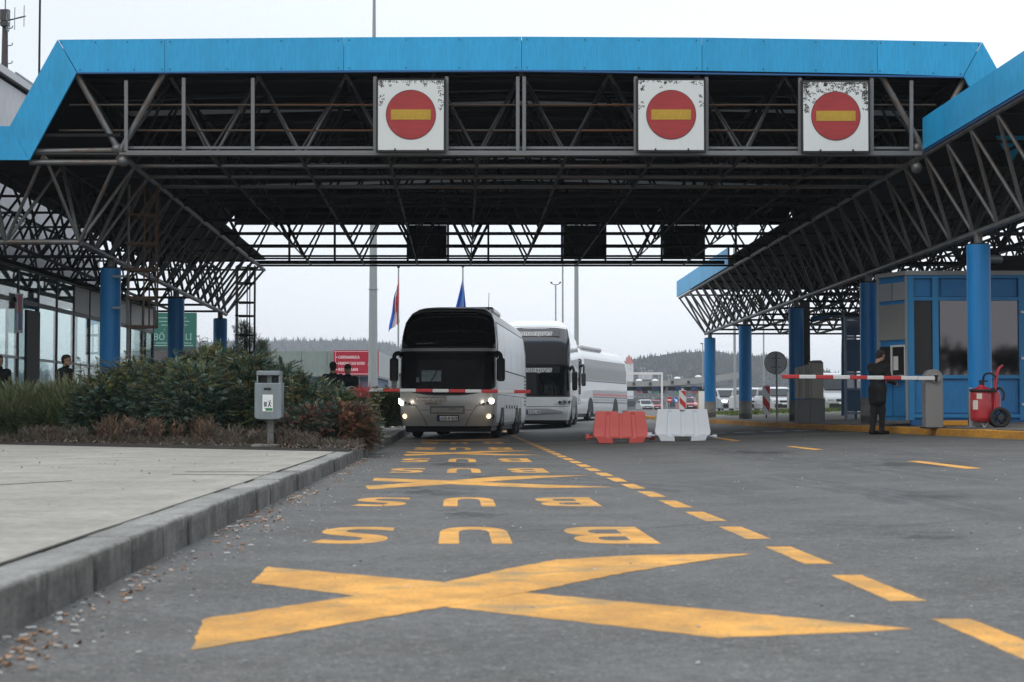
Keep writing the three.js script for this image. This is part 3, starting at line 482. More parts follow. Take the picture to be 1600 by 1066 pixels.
// ---------- glass terminal ----------
const term = thing('terminal_building', 'long glass fronted terminal with grey metal cladding behind the shrubs', 'building');
{
  const fx = D => -11.25 - 0.012 * (D - 38), D0 = 27, D1 = 55, mull = std([0.03, 0.032, 0.035], 0.5, 0.2), wh = std([0.62, 0.62, 0.60], 0.5);
  const Ds = []; for (let D = D0; D <= D1 + 0.01; D += 1.75) Ds.push(D);
  const levels = [0.2, 1.15, 1.95, 3.25, 4.0];
  for (let i = 0; i < Ds.length; i++) { part(term, 'mullion', boxG(0.09, 3.8, 0.08, fx(Ds[i]), 2.1, -Ds[i]), mull);
    if (i < Ds.length - 1) for (let k = 0; k < levels.length - 1; k++) { const y0 = levels[k] + 0.03, y1 = levels[k + 1] - 0.03, m = part(term, 'pane', boxG(0.008, y1 - y0, 1.67, 0, 0, 0), k === 3 && i > 9 ? wh : M.pane); m.position.set((fx(Ds[i]) + fx(Ds[i + 1])) / 2, (y0 + y1) / 2, -(Ds[i] + 0.875)); m.rotation.y = -0.012; } }
  for (const y of levels) part(term, 'transom', bar(V(fx(D0), y, D0), V(fx(D1), y, D1), 0.07, y === 3.25 ? 0.1 : 0.06), y > 0.5 && y < 3 ? std([0.4, 0.42, 0.43], 0.4, 0.3) : mull);
  // entrance door, dark
  part(term, 'door', boxG(0.06, 2.9, 1.1, -11.2, 1.62, -40.3), M.dark);
  part(term, 'lettering_panel', boxG(0.01, 0.9, 0.5, -11.16, 2.95, -39.1), std(0xffffff, 0.5, 0, { map: canvasTex(64, 128, (c) => { c.fillStyle = '#c9cdd2'; c.fillRect(0, 0, 64, 128); c.fillStyle = '#b5232f'; c.fillRect(10, 6, 40, 60); c.fillStyle = '#2b4a9a'; c.fillRect(16, 62, 36, 56); }) }), 'red and blue panel on the glass');
  // slatted ceiling inside
  const sl = std([0.10, 0.10, 0.055], 0.7), sg = boxG(9.4, 0.06, 0.42);
  for (let D = 29; D < 54.8; D += 0.55) { const m = part(term, 'ceiling_slat', sg, sl); m.position.set(-16, 4.0, -D); }
  part(term, 'ceiling', boxG(9.6, 0.05, 27, -16, 4.09, -41.4), M.deck);
  for (const x of [-13, -15, -17, -19]) part(term, 'ceiling_rail', boxG(0.08, 0.05, 26, x, 3.95, -41.5), M.dark);
  part(term, 'floor', boxG(10, 0.1, 28, -16.4, 0.16, -41), std([0.25, 0.25, 0.25], 0.4));
  for (let x = -20.5; x < -11.5; x += 2.2) { part(term, 'mullion', boxG(0.08, 3.8, 0.08, x, 2.1, -55), mull); }
  // upper volume clad in panels
  const cx = D => -13.3 - 0.012 * (D - 45);
  part(term, 'upper_wall', boxG(0.1, 5.4, 30, -13.55, 6.9, -41), M.dark);
  part(term, 'roof', boxG(18, 0.3, 30, -22.4, 9.45, -41), M.deck);
  for (let r = 0; r < 3; r++) for (let k = 0; k < 8; k++) { const m = part(term, 'cladding_panel', boxG(0.08, 1.72, 3.68), M.cladding); m.position.set(-13.42, 5.05 + r * 1.76, -(28 + k * 3.72)); m.rotation.y = -0.004 + rr(-0.003, 0.003); }
  part(term, 'parapet', boxG(0.34, 0.2, 30, -13.4, 9.62, -41), std([0.4, 0.4, 0.41], 0.4, 0.3));
  part(term, 'roof_rail', [bar(V(-13.6, 10.0, 47), V(-13.6, 10.0, 56), 0.05, 0.05), boxG(0.05, 0.5, 0.05, -13.6, 9.8, -50)], M.galv);
}
// roof mast with aerials
{
  const t = thing('aerial_mast', 'dark roof mast with yagi aerials and step irons above the terminal', 'antenna', P(7, 100, 47).x, 9.7, 47);
  const Y = y => P(0, y, 47).y - 9.7, X = x => P(x, 50, 47).x - t.position.x;
  part(t, 'mast', new THREE.CylinderGeometry(0.07, 0.1, Y(15), 12).translate(0, Y(15) / 2, 0), std([0.07, 0.06, 0.06], 0.6));
  tube(t, 'whip', new THREE.Vector3(0, Y(15), 0), new THREE.Vector3(0, Y(-20), 0), 0.02, M.galv);
  const yag = part(t, 'yagi_boom', tubeG(new THREE.Vector3(X(-14), Y(40), 0.1), new THREE.Vector3(X(41), Y(26.5), 0.1), 0.02), M.tubeDark);
  for (const [x, y0, y1] of [[39, 10, 43], [24.5, 13, 48], [14, 16, 51]]) tube(yag, 'element', new THREE.Vector3(X(x), Y(y0), 0.12), new THREE.Vector3(X(x), Y(y1), 0.12), 0.012, M.galv);
  for (const y of [44, 71, 99]) part(t, 'step_iron', pathTube([[0, Y(y), 0], [X(17), Y(y), 0], [X(19), Y(y - 1.5), 0], [X(19.5), Y(y - 4), 0]], 0.016, 12), M.galv);
  part(t, 'dipole', pathTube([[X(13), Y(20), 0.1], [X(15.5), Y(22), 0.1], [X(15.5), Y(48), 0.1], [X(14), Y(51), 0.1], [X(12), Y(48), 0.1], [X(12), Y(22), 0.1]], 0.012, 40, 6, true), M.galv);
  part(t, 'bracket', [boxG(0.2, 0.12, 0.2, 0, Y(38), 0.05), boxG(0.24, 0.3, 0.16, 0, Y(24), 0.02)], std([0.06, 0.055, 0.055], 0.6));
}
// ---------- coaches ----------
const outline = (() => {   // quarter of a rounded nose: arc-length samples of a superellipse, t 0 (middle) .. 1 (where the side begins)
  const n = 3.6, w = 1.27, c = 0.6, pts = []; for (let i = 0; i <= 400; i++) { const a = i / 400 * Math.PI / 2; pts.push([Math.sin(a) ** (2 / n), 1 - Math.cos(a) ** (2 / n)]); }
  const L = [0]; for (let i = 1; i < pts.length; i++) L.push(L[i - 1] + Math.hypot((pts[i][0] - pts[i - 1][0]) * w, (pts[i][1] - pts[i - 1][1]) * c));
  const tot = L[L.length - 1];
  return t => { const s = t * tot; let i = 1; while (i < L.length - 1 && L[i] < s) i++; const f = (s - L[i - 1]) / (L[i] - L[i - 1] || 1); return [lerp(pts[i - 1][0], pts[i][0], f), lerp(pts[i - 1][1], pts[i][1], f)]; };
})();
function curveAt(tab, y) { if (y <= tab[0][0]) return tab[0][1]; for (let i = 1; i < tab.length; i++) if (y <= tab[i][0]) { const t = (y - tab[i - 1][0]) / (tab[i][0] - tab[i - 1][0]); return lerp(tab[i - 1][1], tab[i][1], t); } return tab[tab.length - 1][1]; }
class Shell {   // a coach skin: front at z = 0 facing +z, the body behind it
  constructor(o) { Object.assign(this, o); }
  at(t, y) {
    const w = curveAt(this.halfWidth, y), f = curveAt(this.nose, y), c = this.corner ?? 0.6, a = Math.abs(t), sg = Math.sign(t);
    if (a <= 1) { const [x, z] = outline(a); return new THREE.Vector3(sg * w * x, y, -(f + c * z)); }
    if (a <= 2) return new THREE.Vector3(sg * w, y, -lerp(f + c, this.L - 0.25 - 0.4 * curveAt(this.tail, y), a - 1));
    const e = a - 2, zr = this.L - 0.4 * curveAt(this.tail, y); return new THREE.Vector3(sg * w * (1 - 0.18 * e - (e > 0.99 ? 0.82 : 0)), y, -lerp(zr - 0.25, zr, Math.min(1, e * 1.2)));
  }
  sideT(z, y) { const f = curveAt(this.nose, y) + (this.corner ?? 0.6), e = this.L - 0.25 - 0.4 * curveAt(this.tail, y); return 1 + (z - f) / (e - f); }
  normal(t, y) { const e = 0.004, a = this.at(t + e, y).sub(this.at(t - e, y)), b = this.at(t, y + 0.02).sub(this.at(t, y - 0.02)); return a.cross(b).normalize(); }
  grid(ts, ysOf, off, flipUV) {   // ysOf(t) -> [y0, y1]; a skin lifted off the shell by off
    const nv = 10, pos = [], uv = [], idx = [];
    ts.forEach((t, i) => { const [a, b] = ysOf(t); for (let j = 0; j <= nv; j++) { const y = lerp(a, b, j / nv), p = this.at(t, y).addScaledVector(this.normal(t, y), off); pos.push(p.x, p.y, p.z); uv.push(i / (ts.length - 1), j / nv); } });
    for (let i = 0; i < ts.length - 1; i++) for (let j = 0; j < nv; j++) { const a = i * (nv + 1) + j; idx.push(a, a + nv + 1, a + 1, a + 1, a + nv + 1, a + nv + 2); }
    const g = new THREE.BufferGeometry(); g.setAttribute('position', new THREE.Float32BufferAttribute(pos, 3)); g.setAttribute('uv', new THREE.Float32BufferAttribute(uv, 2)); g.setIndex(idx); g.computeVertexNormals(); return g;
  }
  body() {
    const y0 = this.y0, y1 = this.H, ts = [...range(-3, -2, 0.25), ...range(-1.95, -1, 0.06), ...range(-0.96, 0.96, 0.04), ...range(1, 1.95, 0.06), ...range(2, 3, 0.25)], g0 = this.grid(ts, () => [y0, y0 + (y1 - y0) * 0.8], 0), pos = [], idx = [];
    const ys = [...range(y0, y1 - 0.3, 0.09), ...range(y1 - 0.25, y1, 0.03)], nv = ys.length;
    for (const t of ts) for (const y of ys) { const p = this.at(t, y); pos.push(p.x, p.y, p.z); }
    for (let i = 0; i < ts.length - 1; i++) for (let j = 0; j < nv - 1; j++) { const a = i * nv + j; idx.push(a, a + nv, a + 1, a + 1, a + nv, a + nv + 1); }
    const N = ts.length, half = N >> 1;   // roof: strips from left to right
    for (let i = 0; i < half; i++) { const a = i * nv + nv - 1, b = (i + 1) * nv + nv - 1, c = (N - 1 - i) * nv + nv - 1, d = (N - 2 - i) * nv + nv - 1; idx.push(a, b, c, b, d, c); }
    const g = new THREE.BufferGeometry(); g.setAttribute('position', new THREE.Float32BufferAttribute(pos, 3)); g.setAttribute('uv', new THREE.Float32BufferAttribute(new Float32Array(pos.length / 3 * 2).map((_, k) => pos[(k >> 1) * 3 + (k & 1 ? 1 : 2)] * 0.4), 2)); g.setIndex(idx); g.computeVertexNormals(); return g;
  }
  seam(pts, w = 0.012) { const c = pts.map(([t, y]) => this.at(t, y).addScaledVector(this.normal(t, y), 0.001)), g = []; for (let i = 0; i < c.length - 1; i++) g.push(bar(c[i], c[i + 1], w, w)); return g; }
  disc(t, y, r, off, d = 0.02) { const n = this.normal(t, y), p = this.at(t, y).addScaledVector(n, off), g = new THREE.CylinderGeometry(r, r * 1.05, d, 20); return g.applyQuaternion(new THREE.Quaternion().setFromUnitVectors(qa, n)).translate(p.x, p.y, p.z); }
}
function wheel(parent, x, z, r = 0.5) {
  const w = part(parent, 'wheel', new THREE.TorusGeometry(r - 0.12, 0.13, 12, 28).rotateY(Math.PI / 2).scale(1.15, 1, 1).translate(x, r, z), M.rubber);
  part(w, 'rim', [cylG(r * 0.56, r * 0.56, 0.2, 0, 0, 0, 20).rotateZ(Math.PI / 2).translate(x, r, z), cylG(r * 0.22, r * 0.25, 0.34, 0, 0, 0, 12).rotateZ(Math.PI / 2).translate(x, r, z)], M.steelLight);
  return w;
}
function textPlane(w, h, W, H, draw, o = {}) { return [new THREE.PlaneGeometry(w, h), std(0xffffff, 0.5, 0, { map: canvasTex(W, H, draw), ...o })]; }
function plateTex(txt) { return canvasTex(256, 64, (c) => { c.fillStyle = '#e8e8e4'; c.fillRect(0, 0, 256, 64); c.fillStyle = '#20388a'; c.fillRect(0, 0, 26, 64); c.fillStyle = '#141414'; c.font = 'bold 50px sans-serif'; c.textAlign = 'center'; c.textBaseline = 'middle'; c.fillText(txt, 142, 34, 220); c.strokeStyle = '#222'; c.lineWidth = 3; c.strokeRect(1, 1, 254, 62); }); }
function frontSkin(sh, t0, t1, ysOf, off, n = 30) { return sh.grid(range(t0, t1, (t1 - t0) / n), ysOf, off); }
const silver = std([0.40, 0.395, 0.385], 0.3, 0.35), silverSide = std([0.92, 0.93, 0.94], 0.36, 0.6), coachWhite = phys([0.86, 0.87, 0.87], 0.3, { clearcoat: 0.6 }), sideGlass = phys([0.16, 0.17, 0.18], 0.06, { metalness: 0.5, clearcoat: 1 });
const seamM = std([0.03, 0.03, 0.03], 0.7), lampOn = std([0.9, 0.9, 0.9], 0.3, 0, { emissive: lin(1, 0.96, 0.88), emissiveIntensity: 7 }), fogOn = std([0.9, 0.7, 0.5], 0.3, 0, { emissive: lin(1, 0.66, 0.36), emissiveIntensity: 4 }), lens = phys([0.35, 0.36, 0.37], 0.08, { clearcoat: 1, metalness: 0.4 });
// the silver coach
{
  const D = 45.4, x = P(697, 600, D).x, t = thing('coach', 'silver coach with lit headlights and black windscreens, first of the line behind the barrier arm', 'coach', x, GX(x, D), D, -0.074);
  const sh = new Shell({ L: 13, H: 3.6, y0: 0.34, corner: 0.55, halfWidth: [[0.3, 1.19], [0.55, 1.25], [1.2, 1.275], [2.6, 1.26], [3.1, 1.2], [3.38, 1.08], [3.52, 0.92], [3.58, 0.78], [3.6, 0.66]], nose: [[0.3, 0.12], [0.6, 0.02], [1.0, 0], [1.6, 0.06], [2.2, 0.14], [2.55, 0.22], [2.8, 0.33], [3.1, 0.58], [3.35, 0.93], [3.5, 1.32], [3.58, 1.8], [3.6, 2.2]], tail: [[0, 0], [2, 0.2], [3.6, 1]] });
  part(t, 'body', sh.body(), silver);
  // mirror-bright side skin with window band
  for (const sg of [-1, 1]) {
    const ts = (z0, z1) => range(sh.sideT(z0, 1.5), sh.sideT(z1, 1.5), 0.05).map(v => sg * v).sort((a, b) => a - b);
    part(t, 'side_panel', sh.grid(ts(0.9, 12.4), () => [0.42, 1.86], 0.006), silverSide);
    const wz = [[1.1, 3.4], [3.42, 5.9], [5.92, 8.4], [8.42, 10.6], [10.62, 12.2]];
    for (const [a, b] of wz) part(t, 'side_window', sh.grid(ts(a, b), () => [1.88, 3.12], 0.008), std([0.92, 0.93, 0.95], 0.3, 0.7));
    part(t, 'window_seam', sh.seam(ts(0.75, 12.3).map(v => [v, 1.87]), 0.03), seamM); part(t, 'window_seam', sh.seam(ts(1.0, 12.3).map(v => [v, 3.14]), 0.02), seamM); for (const z of [1.08, 3.41, 5.91, 8.41, 10.61, 12.2]) part(t, 'window_seam', sh.seam([1.88, 2.2, 2.5, 2.8, 3.13].map(y => [sg * sh.sideT(z, y), y]), 0.016), seamM);
    for (let k = 0; k < 7; k++) { const z = 3.6 + k * 1.05, T = sg * sh.sideT(z, 1); part(t, 'locker_seam', sh.seam([[T, 0.5], [T, 0.8], [T, 1.16]], 0.014), seamM); if (k < 5) part(t, 'handle', boxG(0.02, 0.1, 0.1).translate(...sh.at(sg * sh.sideT(z + 0.5, 0.9), 0.86).add(new THREE.Vector3(sg * 0.015, 0, 0)).toArray()), M.dark); }
    part(t, 'locker_seam', sh.seam(ts(1, 12.3).map(v => [v, 1.18]), 0.014), seamM);
    for (const z of [2.75, 8.4, 9.75]) { const a = sh.at(sg * sh.sideT(z, 0.6), 0.6); part(t, 'wheel_arch', new THREE.CylinderGeometry(0.6, 0.6, 0.06, 28, 1, false, Math.PI / 2 - 1.9, 3.8).rotateZ(Math.PI / 2).translate(a.x - sg * 0.015, 0.52, a.z), M.dark); wheel(t, sg * 1.1, -z); }
    for (let k = 0; k < 9; k++) part(t, 'vent_slat', boxG(0.03, 0.05, 0.28).translate(...sh.at(sg * sh.sideT(11.9, 1), 0.95 + k * 0.11).add(new THREE.Vector3(sg * 0.012, 0, 0)).toArray()), M.dark);
    // mirrors hang down on bent arms
    const c = sh.at(sg * 0.93, 2.28), mx = sg * 1.42, mr = part(t, 'mirror', new RoundedBoxGeometry(0.22, 0.62, 0.24, 3, 0.07).translate(mx, 1.83, c.z + 0.32), M.dark);
    part(mr, 'mirror_arm', pathTube([[c.x, 2.2, c.z], [sg * 1.3, 2.27, c.z + 0.22], [sg * 1.4, 2.23, c.z + 0.32], [mx, 2.06, c.z + 0.32]], 0.06, 20, 8), M.dark);
  }
  const bl = a => 1.17 + 0.26 * Math.max(0, (Math.abs(a) - 0.2) / 0.72) ** 1.6;
  part(t, 'windscreen_surround', frontSkin(sh, -0.97, 0.97, a => [bl(a) - 0.03, 3.5 - 0.26 * Math.abs(a) ** 4], 0.005), std([0.014, 0.014, 0.015], 0.25));
  part(t, 'lower_windscreen', frontSkin(sh, -0.9, 0.9, a => [bl(a), 2.28], 0.011), phys([0.008, 0.009, 0.010], 0.05, { ior: 1.16 }));
  part(t, 'upper_windscreen', frontSkin(sh, -0.84, 0.84, a => [2.44, 3.4 - 0.3 * Math.abs(a) ** 4], 0.011), phys([0.008, 0.009, 0.010], 0.04, { ior: 1.62 }));
  part(t, 'divider', frontSkin(sh, -0.95, 0.95, a => [2.31, 2.39], 0.03), silver);
  for (const sg of [-1, 1]) part(t, 'windscreen_trim', frontSkin(sh, sg > 0 ? 0.86 : -0.885, sg > 0 ? 0.885 : -0.86, a => [2.5, 3.15], 0.014, 3), silver);
  // destination papers behind the glass
  { const p = sh.at(-0.24, 1.66), [g, m] = textPlane(0.52, 0.30, 256, 150, (c) => { c.fillStyle = '#7c8a8c'; c.fillRect(0, 0, 256, 150); c.fillStyle = '#5d6a6c'; c.fillRect(126, 8, 3, 134); c.fillStyle = '#313c3e'; c.font = 'bold 22px sans-serif'; c.fillText('DOBOJ', 18, 84); c.fillText('JUG', 160, 84); c.fillRect(12, 14, 80, 7); }); const q = part(t, 'route_card', g, m); q.position.copy(p).add(new THREE.Vector3(0, 0, 0.03)); q.rotation.x = -0.24; const q2 = part(t, 'route_card', new THREE.PlaneGeometry(0.09, 0.13), std([0.14, 0.17, 0.17], 0.6)); q2.position.copy(sh.at(-0.46, 1.56)).add(new THREE.Vector3(0, 0, 0.03)); q2.rotation.x = -0.22; q2.rotation.y = -0.2; }
  // nose: name, maker strip, plate, lamps, seams
  const put = (g, m, T, y, off, nm) => { const q = part(t, nm, g, m), n = sh.normal(T, y); q.position.copy(sh.at(T, y)).addScaledVector(n, off); q.quaternion.setFromUnitVectors(new THREE.Vector3(0, 0, 1), n); return q; };
  put(...textPlane(0.84, 0.16, 512, 86, (c) => { c.fillStyle = '#a8a399'; c.fillRect(0, 0, 512, 86); c.font = 'italic bold 72px sans-serif'; c.textBaseline = 'middle'; c.lineWidth = 12; c.lineJoin = 'round'; c.strokeStyle = '#300512'; c.strokeText('bosnaexpress', 10, 42, 490); c.fillStyle = '#f6efec'; c.fillText('bosnaexpress', 10, 42, 490); }), -0.25, 1.055, 0.012, 'lettering');
  put(...textPlane(0.46, 0.095, 256, 46, (c) => { c.fillStyle = '#9c968c'; c.fillRect(0, 0, 256, 46); c.font = 'bold 34px sans-serif'; c.textBaseline = 'middle'; c.fillStyle = '#141212'; c.fillText('DOBOJ JUG', 6, 24, 244); }), -0.2, 0.935, 0.012, 'lettering');
  put(new RoundedBoxGeometry(0.92, 0.2, 0.02, 2, 0.009), std([0.12, 0.12, 0.12], 0.4), 0.02, 0.77, 0.008, 'grille');
  put(new RoundedBoxGeometry(0.84, 0.13, 0.02, 2, 0.009), std([0.33, 0.32, 0.30], 0.3, 0.5), 0.02, 0.755, 0.02, 'grille_bar');
  put(...textPlane(0.34, 0.04, 256, 30, (c) => { c.fillStyle = '#8f8b84'; c.fillRect(0, 0, 256, 30); c.font = 'bold 28px sans-serif'; c.textBaseline = 'middle'; c.fillStyle = '#1a1a1a'; c.fillText('CITYLINER', 6, 16, 244); }), 0.14, 0.79, 0.034, 'lettering');
  const pl = put(boxG(0.54, 0.13, 0.02), std(0xffffff, 0.5, 0, { map: plateTex('A29-K-828') }), 0.03, 0.555, 0.02, 'number_plate');
  put(boxG(0.58, 0.17, 0.015), M.dark, 0.03, 0.555, 0.01, 'plate_holder');
  part(t, 'nose_seam', sh.seam(range(-0.42, 0.42, 0.04).map(a => [a, 0.86 - 0.10 * Math.min(1, Math.abs(a) * 5)]), 0.012), seamM);
  for (const sg of [-1, 1]) {
    part(t, 'nose_seam', sh.seam([[0.56, 0.98], [0.46, 0.80], [0.40, 0.64], [0.35, 0.46], [0.33, 0.36]].map(([a, y]) => [sg * a, y]), 0.014), seamM);
    const hl = part(t, 'headlight', frontSkin(sh, sg > 0 ? 0.47 : -0.92, sg > 0 ? 0.92 : -0.47, a => [0.82 + 0.09 * Math.abs(a) , 0.86 + 0.26 * Math.max(0, Math.abs(a) - 0.42) ** 0.7], 0.012, 16), lens);
    for (const [T, r, y] of [[0.60, 0.035, 0.925], [0.67, 0.035, 0.95]]) part(hl, 'reflector', sh.disc(sg * T, y, r, 0.02), M.dark);
    for (const [T, r, y] of (sg < 0 ? [[0.755, 0.062, 0.945], [0.885, 0.07, 1.0]] : [[0.74, 0.07, 1.0]])) part(hl, 'bulb', sh.disc(sg * T, y, r, 0.03), lampOn);
    if (sg > 0) part(hl, 'indicator', sh.disc(0.86, 1.04, 0.04, 0.02), std([0.5, 0.24, 0.05], 0.4));
    part(t, 'fog_lamp', sh.disc(sg * 0.70, 0.60, 0.055, 0.014), fogOn); part(t, 'marker_lamp', sh.disc(sg * 0.80, 0.60, 0.05, 0.01), std([0.06, 0.045, 0.04], 0.3));
    const lp = new THREE.PointLight(0xfff0dd, 0.35, 30); const b = sh.at(sg * 0.76, 0.97); lp.position.set(b.x, b.y, b.z + 0.6); lp.castShadow = true; t.add(lp);
  }
  part(t, 'skirt', boxG(2.3, 0.3, 12.2, 0, 0.33, -6.6, 0.05), M.dark);
  part(t, 'roof_unit', new RoundedBoxGeometry(1.7, 0.2, 2.6, 3, 0.08).translate(0, 3.66, -6), silverSide);
  tube(t, 'aerial', new THREE.Vector3(0.85, 3.5, -3), new THREE.Vector3(0.86, 4.05, -3.1), 0.008, M.dark);
  for (const s of [-0.4, 0.3]) part(t, 'wiper', pathTube([sh.at(s, 1.2).add(new THREE.Vector3(0, 0, 0.04)), sh.at(s + 0.15, 1.5).add(new THREE.Vector3(0, 0, 0.05)), sh.at(s + 0.3, 1.95).add(new THREE.Vector3(0, 0, 0.05))], 0.012, 10), M.dark);
}
// the white coach
{
  const D = 63, x = P(888, 600, D).x - 1.22, t = thing('coach', 'tall white coach with grey upper windscreen directly behind the silver coach', 'coach', x, GX(x, D + 2), D, -0.064);
  const sh = new Shell({ L: 13.5, H: 4.0, y0: 0.32, corner: 0.42, halfWidth: [[0.3, 1.2], [0.6, 1.26], [1.2, 1.275], [3.2, 1.25], [3.7, 1.16], [3.9, 1.04], [4.0, 0.85]], nose: [[0.3, 0.1], [0.6, 0.0], [1.1, 0.02], [2.2, 0.12], [3.2, 0.3], [3.7, 0.5], [3.9, 0.72], [4.0, 1.2]], tail: [[0, 0], [3, 0.2], [4, 1]] });
  part(t, 'body', sh.body(), coachWhite);
  part(t, 'upper_windscreen', frontSkin(sh, -0.86, 0.86, a => [2.36, 3.72 - 0.2 * Math.abs(a) ** 4], 0.01), phys([0.10, 0.10, 0.105], 0.05, { clearcoat: 1, metalness: 0.35 }));
  part(t, 'lower_windscreen', frontSkin(sh, -0.88, 0.88, a => [1.22 + 0.03 * Math.abs(a), 2.3], 0.01), M.glassDark);
  part(t, 'screen_surround', frontSkin(sh, -0.93, 0.93, a => [1.17, 3.78 - 0.2 * Math.abs(a) ** 4], 0.004), std([0.02, 0.02, 0.02], 0.3));
  const put = (g, m, T, y, off, nm) => { const q = part(t, nm, g, m), n = sh.normal(T, y); q.position.copy(sh.at(T, y)).addScaledVector(n, off); q.quaternion.setFromUnitVectors(new THREE.Vector3(0, 0, 1), n); return q; };
  const word = (bg) => (c) => { c.fillStyle = bg; c.fillRect(0, 0, 512, 80); c.font = 'italic bold 66px sans-serif'; c.textBaseline = 'middle'; c.lineJoin = 'round'; c.lineWidth = 12; c.strokeStyle = '#e8e8e6'; c.strokeText('bosnaexpres', 16, 40, 480); c.fillStyle = '#6a6c6e'; c.fillText('bosnaexpres', 16, 40, 480); };
  put(...textPlane(1.75, 0.26, 512, 80, word('#5c5f62')), 0.02, 3.5, 0.03, 'lettering'); put(...textPlane(1.75, 0.26, 512, 80, word('#101214')), 0.02, 2.16, 0.03, 'lettering');
  put(boxG(0.54, 0.13, 0.02), std(0xffffff, 0.5, 0, { map: plateTex('A70-J-385') }), -0.02, 0.62, 0.02, 'number_plate');
  part(t, 'bumper_seam', sh.seam(range(-0.95, 0.95, 0.1).map(a => [a, 0.82]), 0.012), seamM);
  part(t, 'lower_grille', frontSkin(sh, -0.62, 0.62, a => [0.5 + 0.1 * Math.abs(a), 0.74 - 0.3 * Math.max(0, Math.abs(a) - 0.3)], 0.006), std([0.4, 0.4, 0.41], 0.5));
  for (const sg of [-1, 1]) {
    const hl = part(t, 'headlight', frontSkin(sh, sg > 0 ? 0.42 : -0.95, sg > 0 ? 0.95 : -0.42, a => [0.885, 0.9 + 0.15 * Math.min(1, (Math.abs(a) - 0.4) * 4)], 0.012, 12), lens);
    for (const T of [0.55, 0.68, 0.8]) part(hl, 'reflector', sh.disc(sg * T, 0.97, 0.05, 0.02), std([0.05, 0.05, 0.05], 0.1, 0.8)); part(hl, 'indicator', sh.disc(sg * 0.91, 0.99, 0.035, 0.02), M.dark);
    const ts = (z0, z1) => range(sh.sideT(z0, 1.5), sh.sideT(z1, 1.5), 0.06).map(v => sg * v).sort((a, b) => a - b);
    for (const [a, b] of [[0.9, 3], [3.02, 5.6], [5.62, 8.2], [8.22, 10.8], [10.82, 12.9]]) { part(t, 'side_window', sh.grid(ts(a, b), () => [2.5, 3.42], 0.008), phys([0.8, 0.81, 0.83], 0.1, { metalness: 0.5, clearcoat: 1 })); part(t, 'side_window', sh.grid(ts(a, b), () => [1.42, 2.1], 0.008), phys([0.8, 0.81, 0.83], 0.1, { metalness: 0.5, clearcoat: 1 })); }
    for (let k = 0; k < 7; k++) { const T = sg * sh.sideT(3.6 + k * 1.05, 1); part(t, 'locker_seam', sh.seam([[T, 0.5], [T, 0.8], [T, 1.25]], 0.014), seamM); }
    for (const z of [2.7, 8.6, 9.95]) { const a = sh.at(sg * sh.sideT(z, 0.6), 0.6); part(t, 'wheel_arch', new THREE.CylinderGeometry(0.6, 0.6, 0.06, 28, 1, false, Math.PI / 2 - 1.9, 3.8).rotateZ(Math.PI / 2).translate(a.x - sg * 0.015, 0.52, a.z), M.dark); wheel(t, sg * 1.1, -z); }
    for (let k = 0; k < 14; k++) part(t, 'vent_slat', boxG(0.03, 0.05, 0.3).translate(...sh.at(sg * sh.sideT(12.6, 1), 1.0 + k * 0.1).add(new THREE.Vector3(sg * 0.012, 0, 0)).toArray()), M.dark);
    const c = sh.at(sg * 0.95, 2.25), mr = part(t, 'mirror', new RoundedBoxGeometry(0.2, 0.7, 0.22, 3, 0.07).translate(sg * 1.45, 1.75, c.z + 0.3), M.dark); part(mr, 'mirror_arm', pathTube([[c.x, 2.15, c.z], [sg * 1.36, 2.28, c.z + 0.25], [sg * 1.45, 2.0, c.z + 0.3]], 0.05, 14, 8), M.dark);
  }
  part(t, 'skirt', boxG(2.3, 0.3, 12.6, 0, 0.32, -6.8, 0.05), M.dark);
  part(t, 'roof_unit', new RoundedBoxGeometry(1.8, 0.16, 3, 3, 0.06).translate(0, 4.02, -7), coachWhite);
}
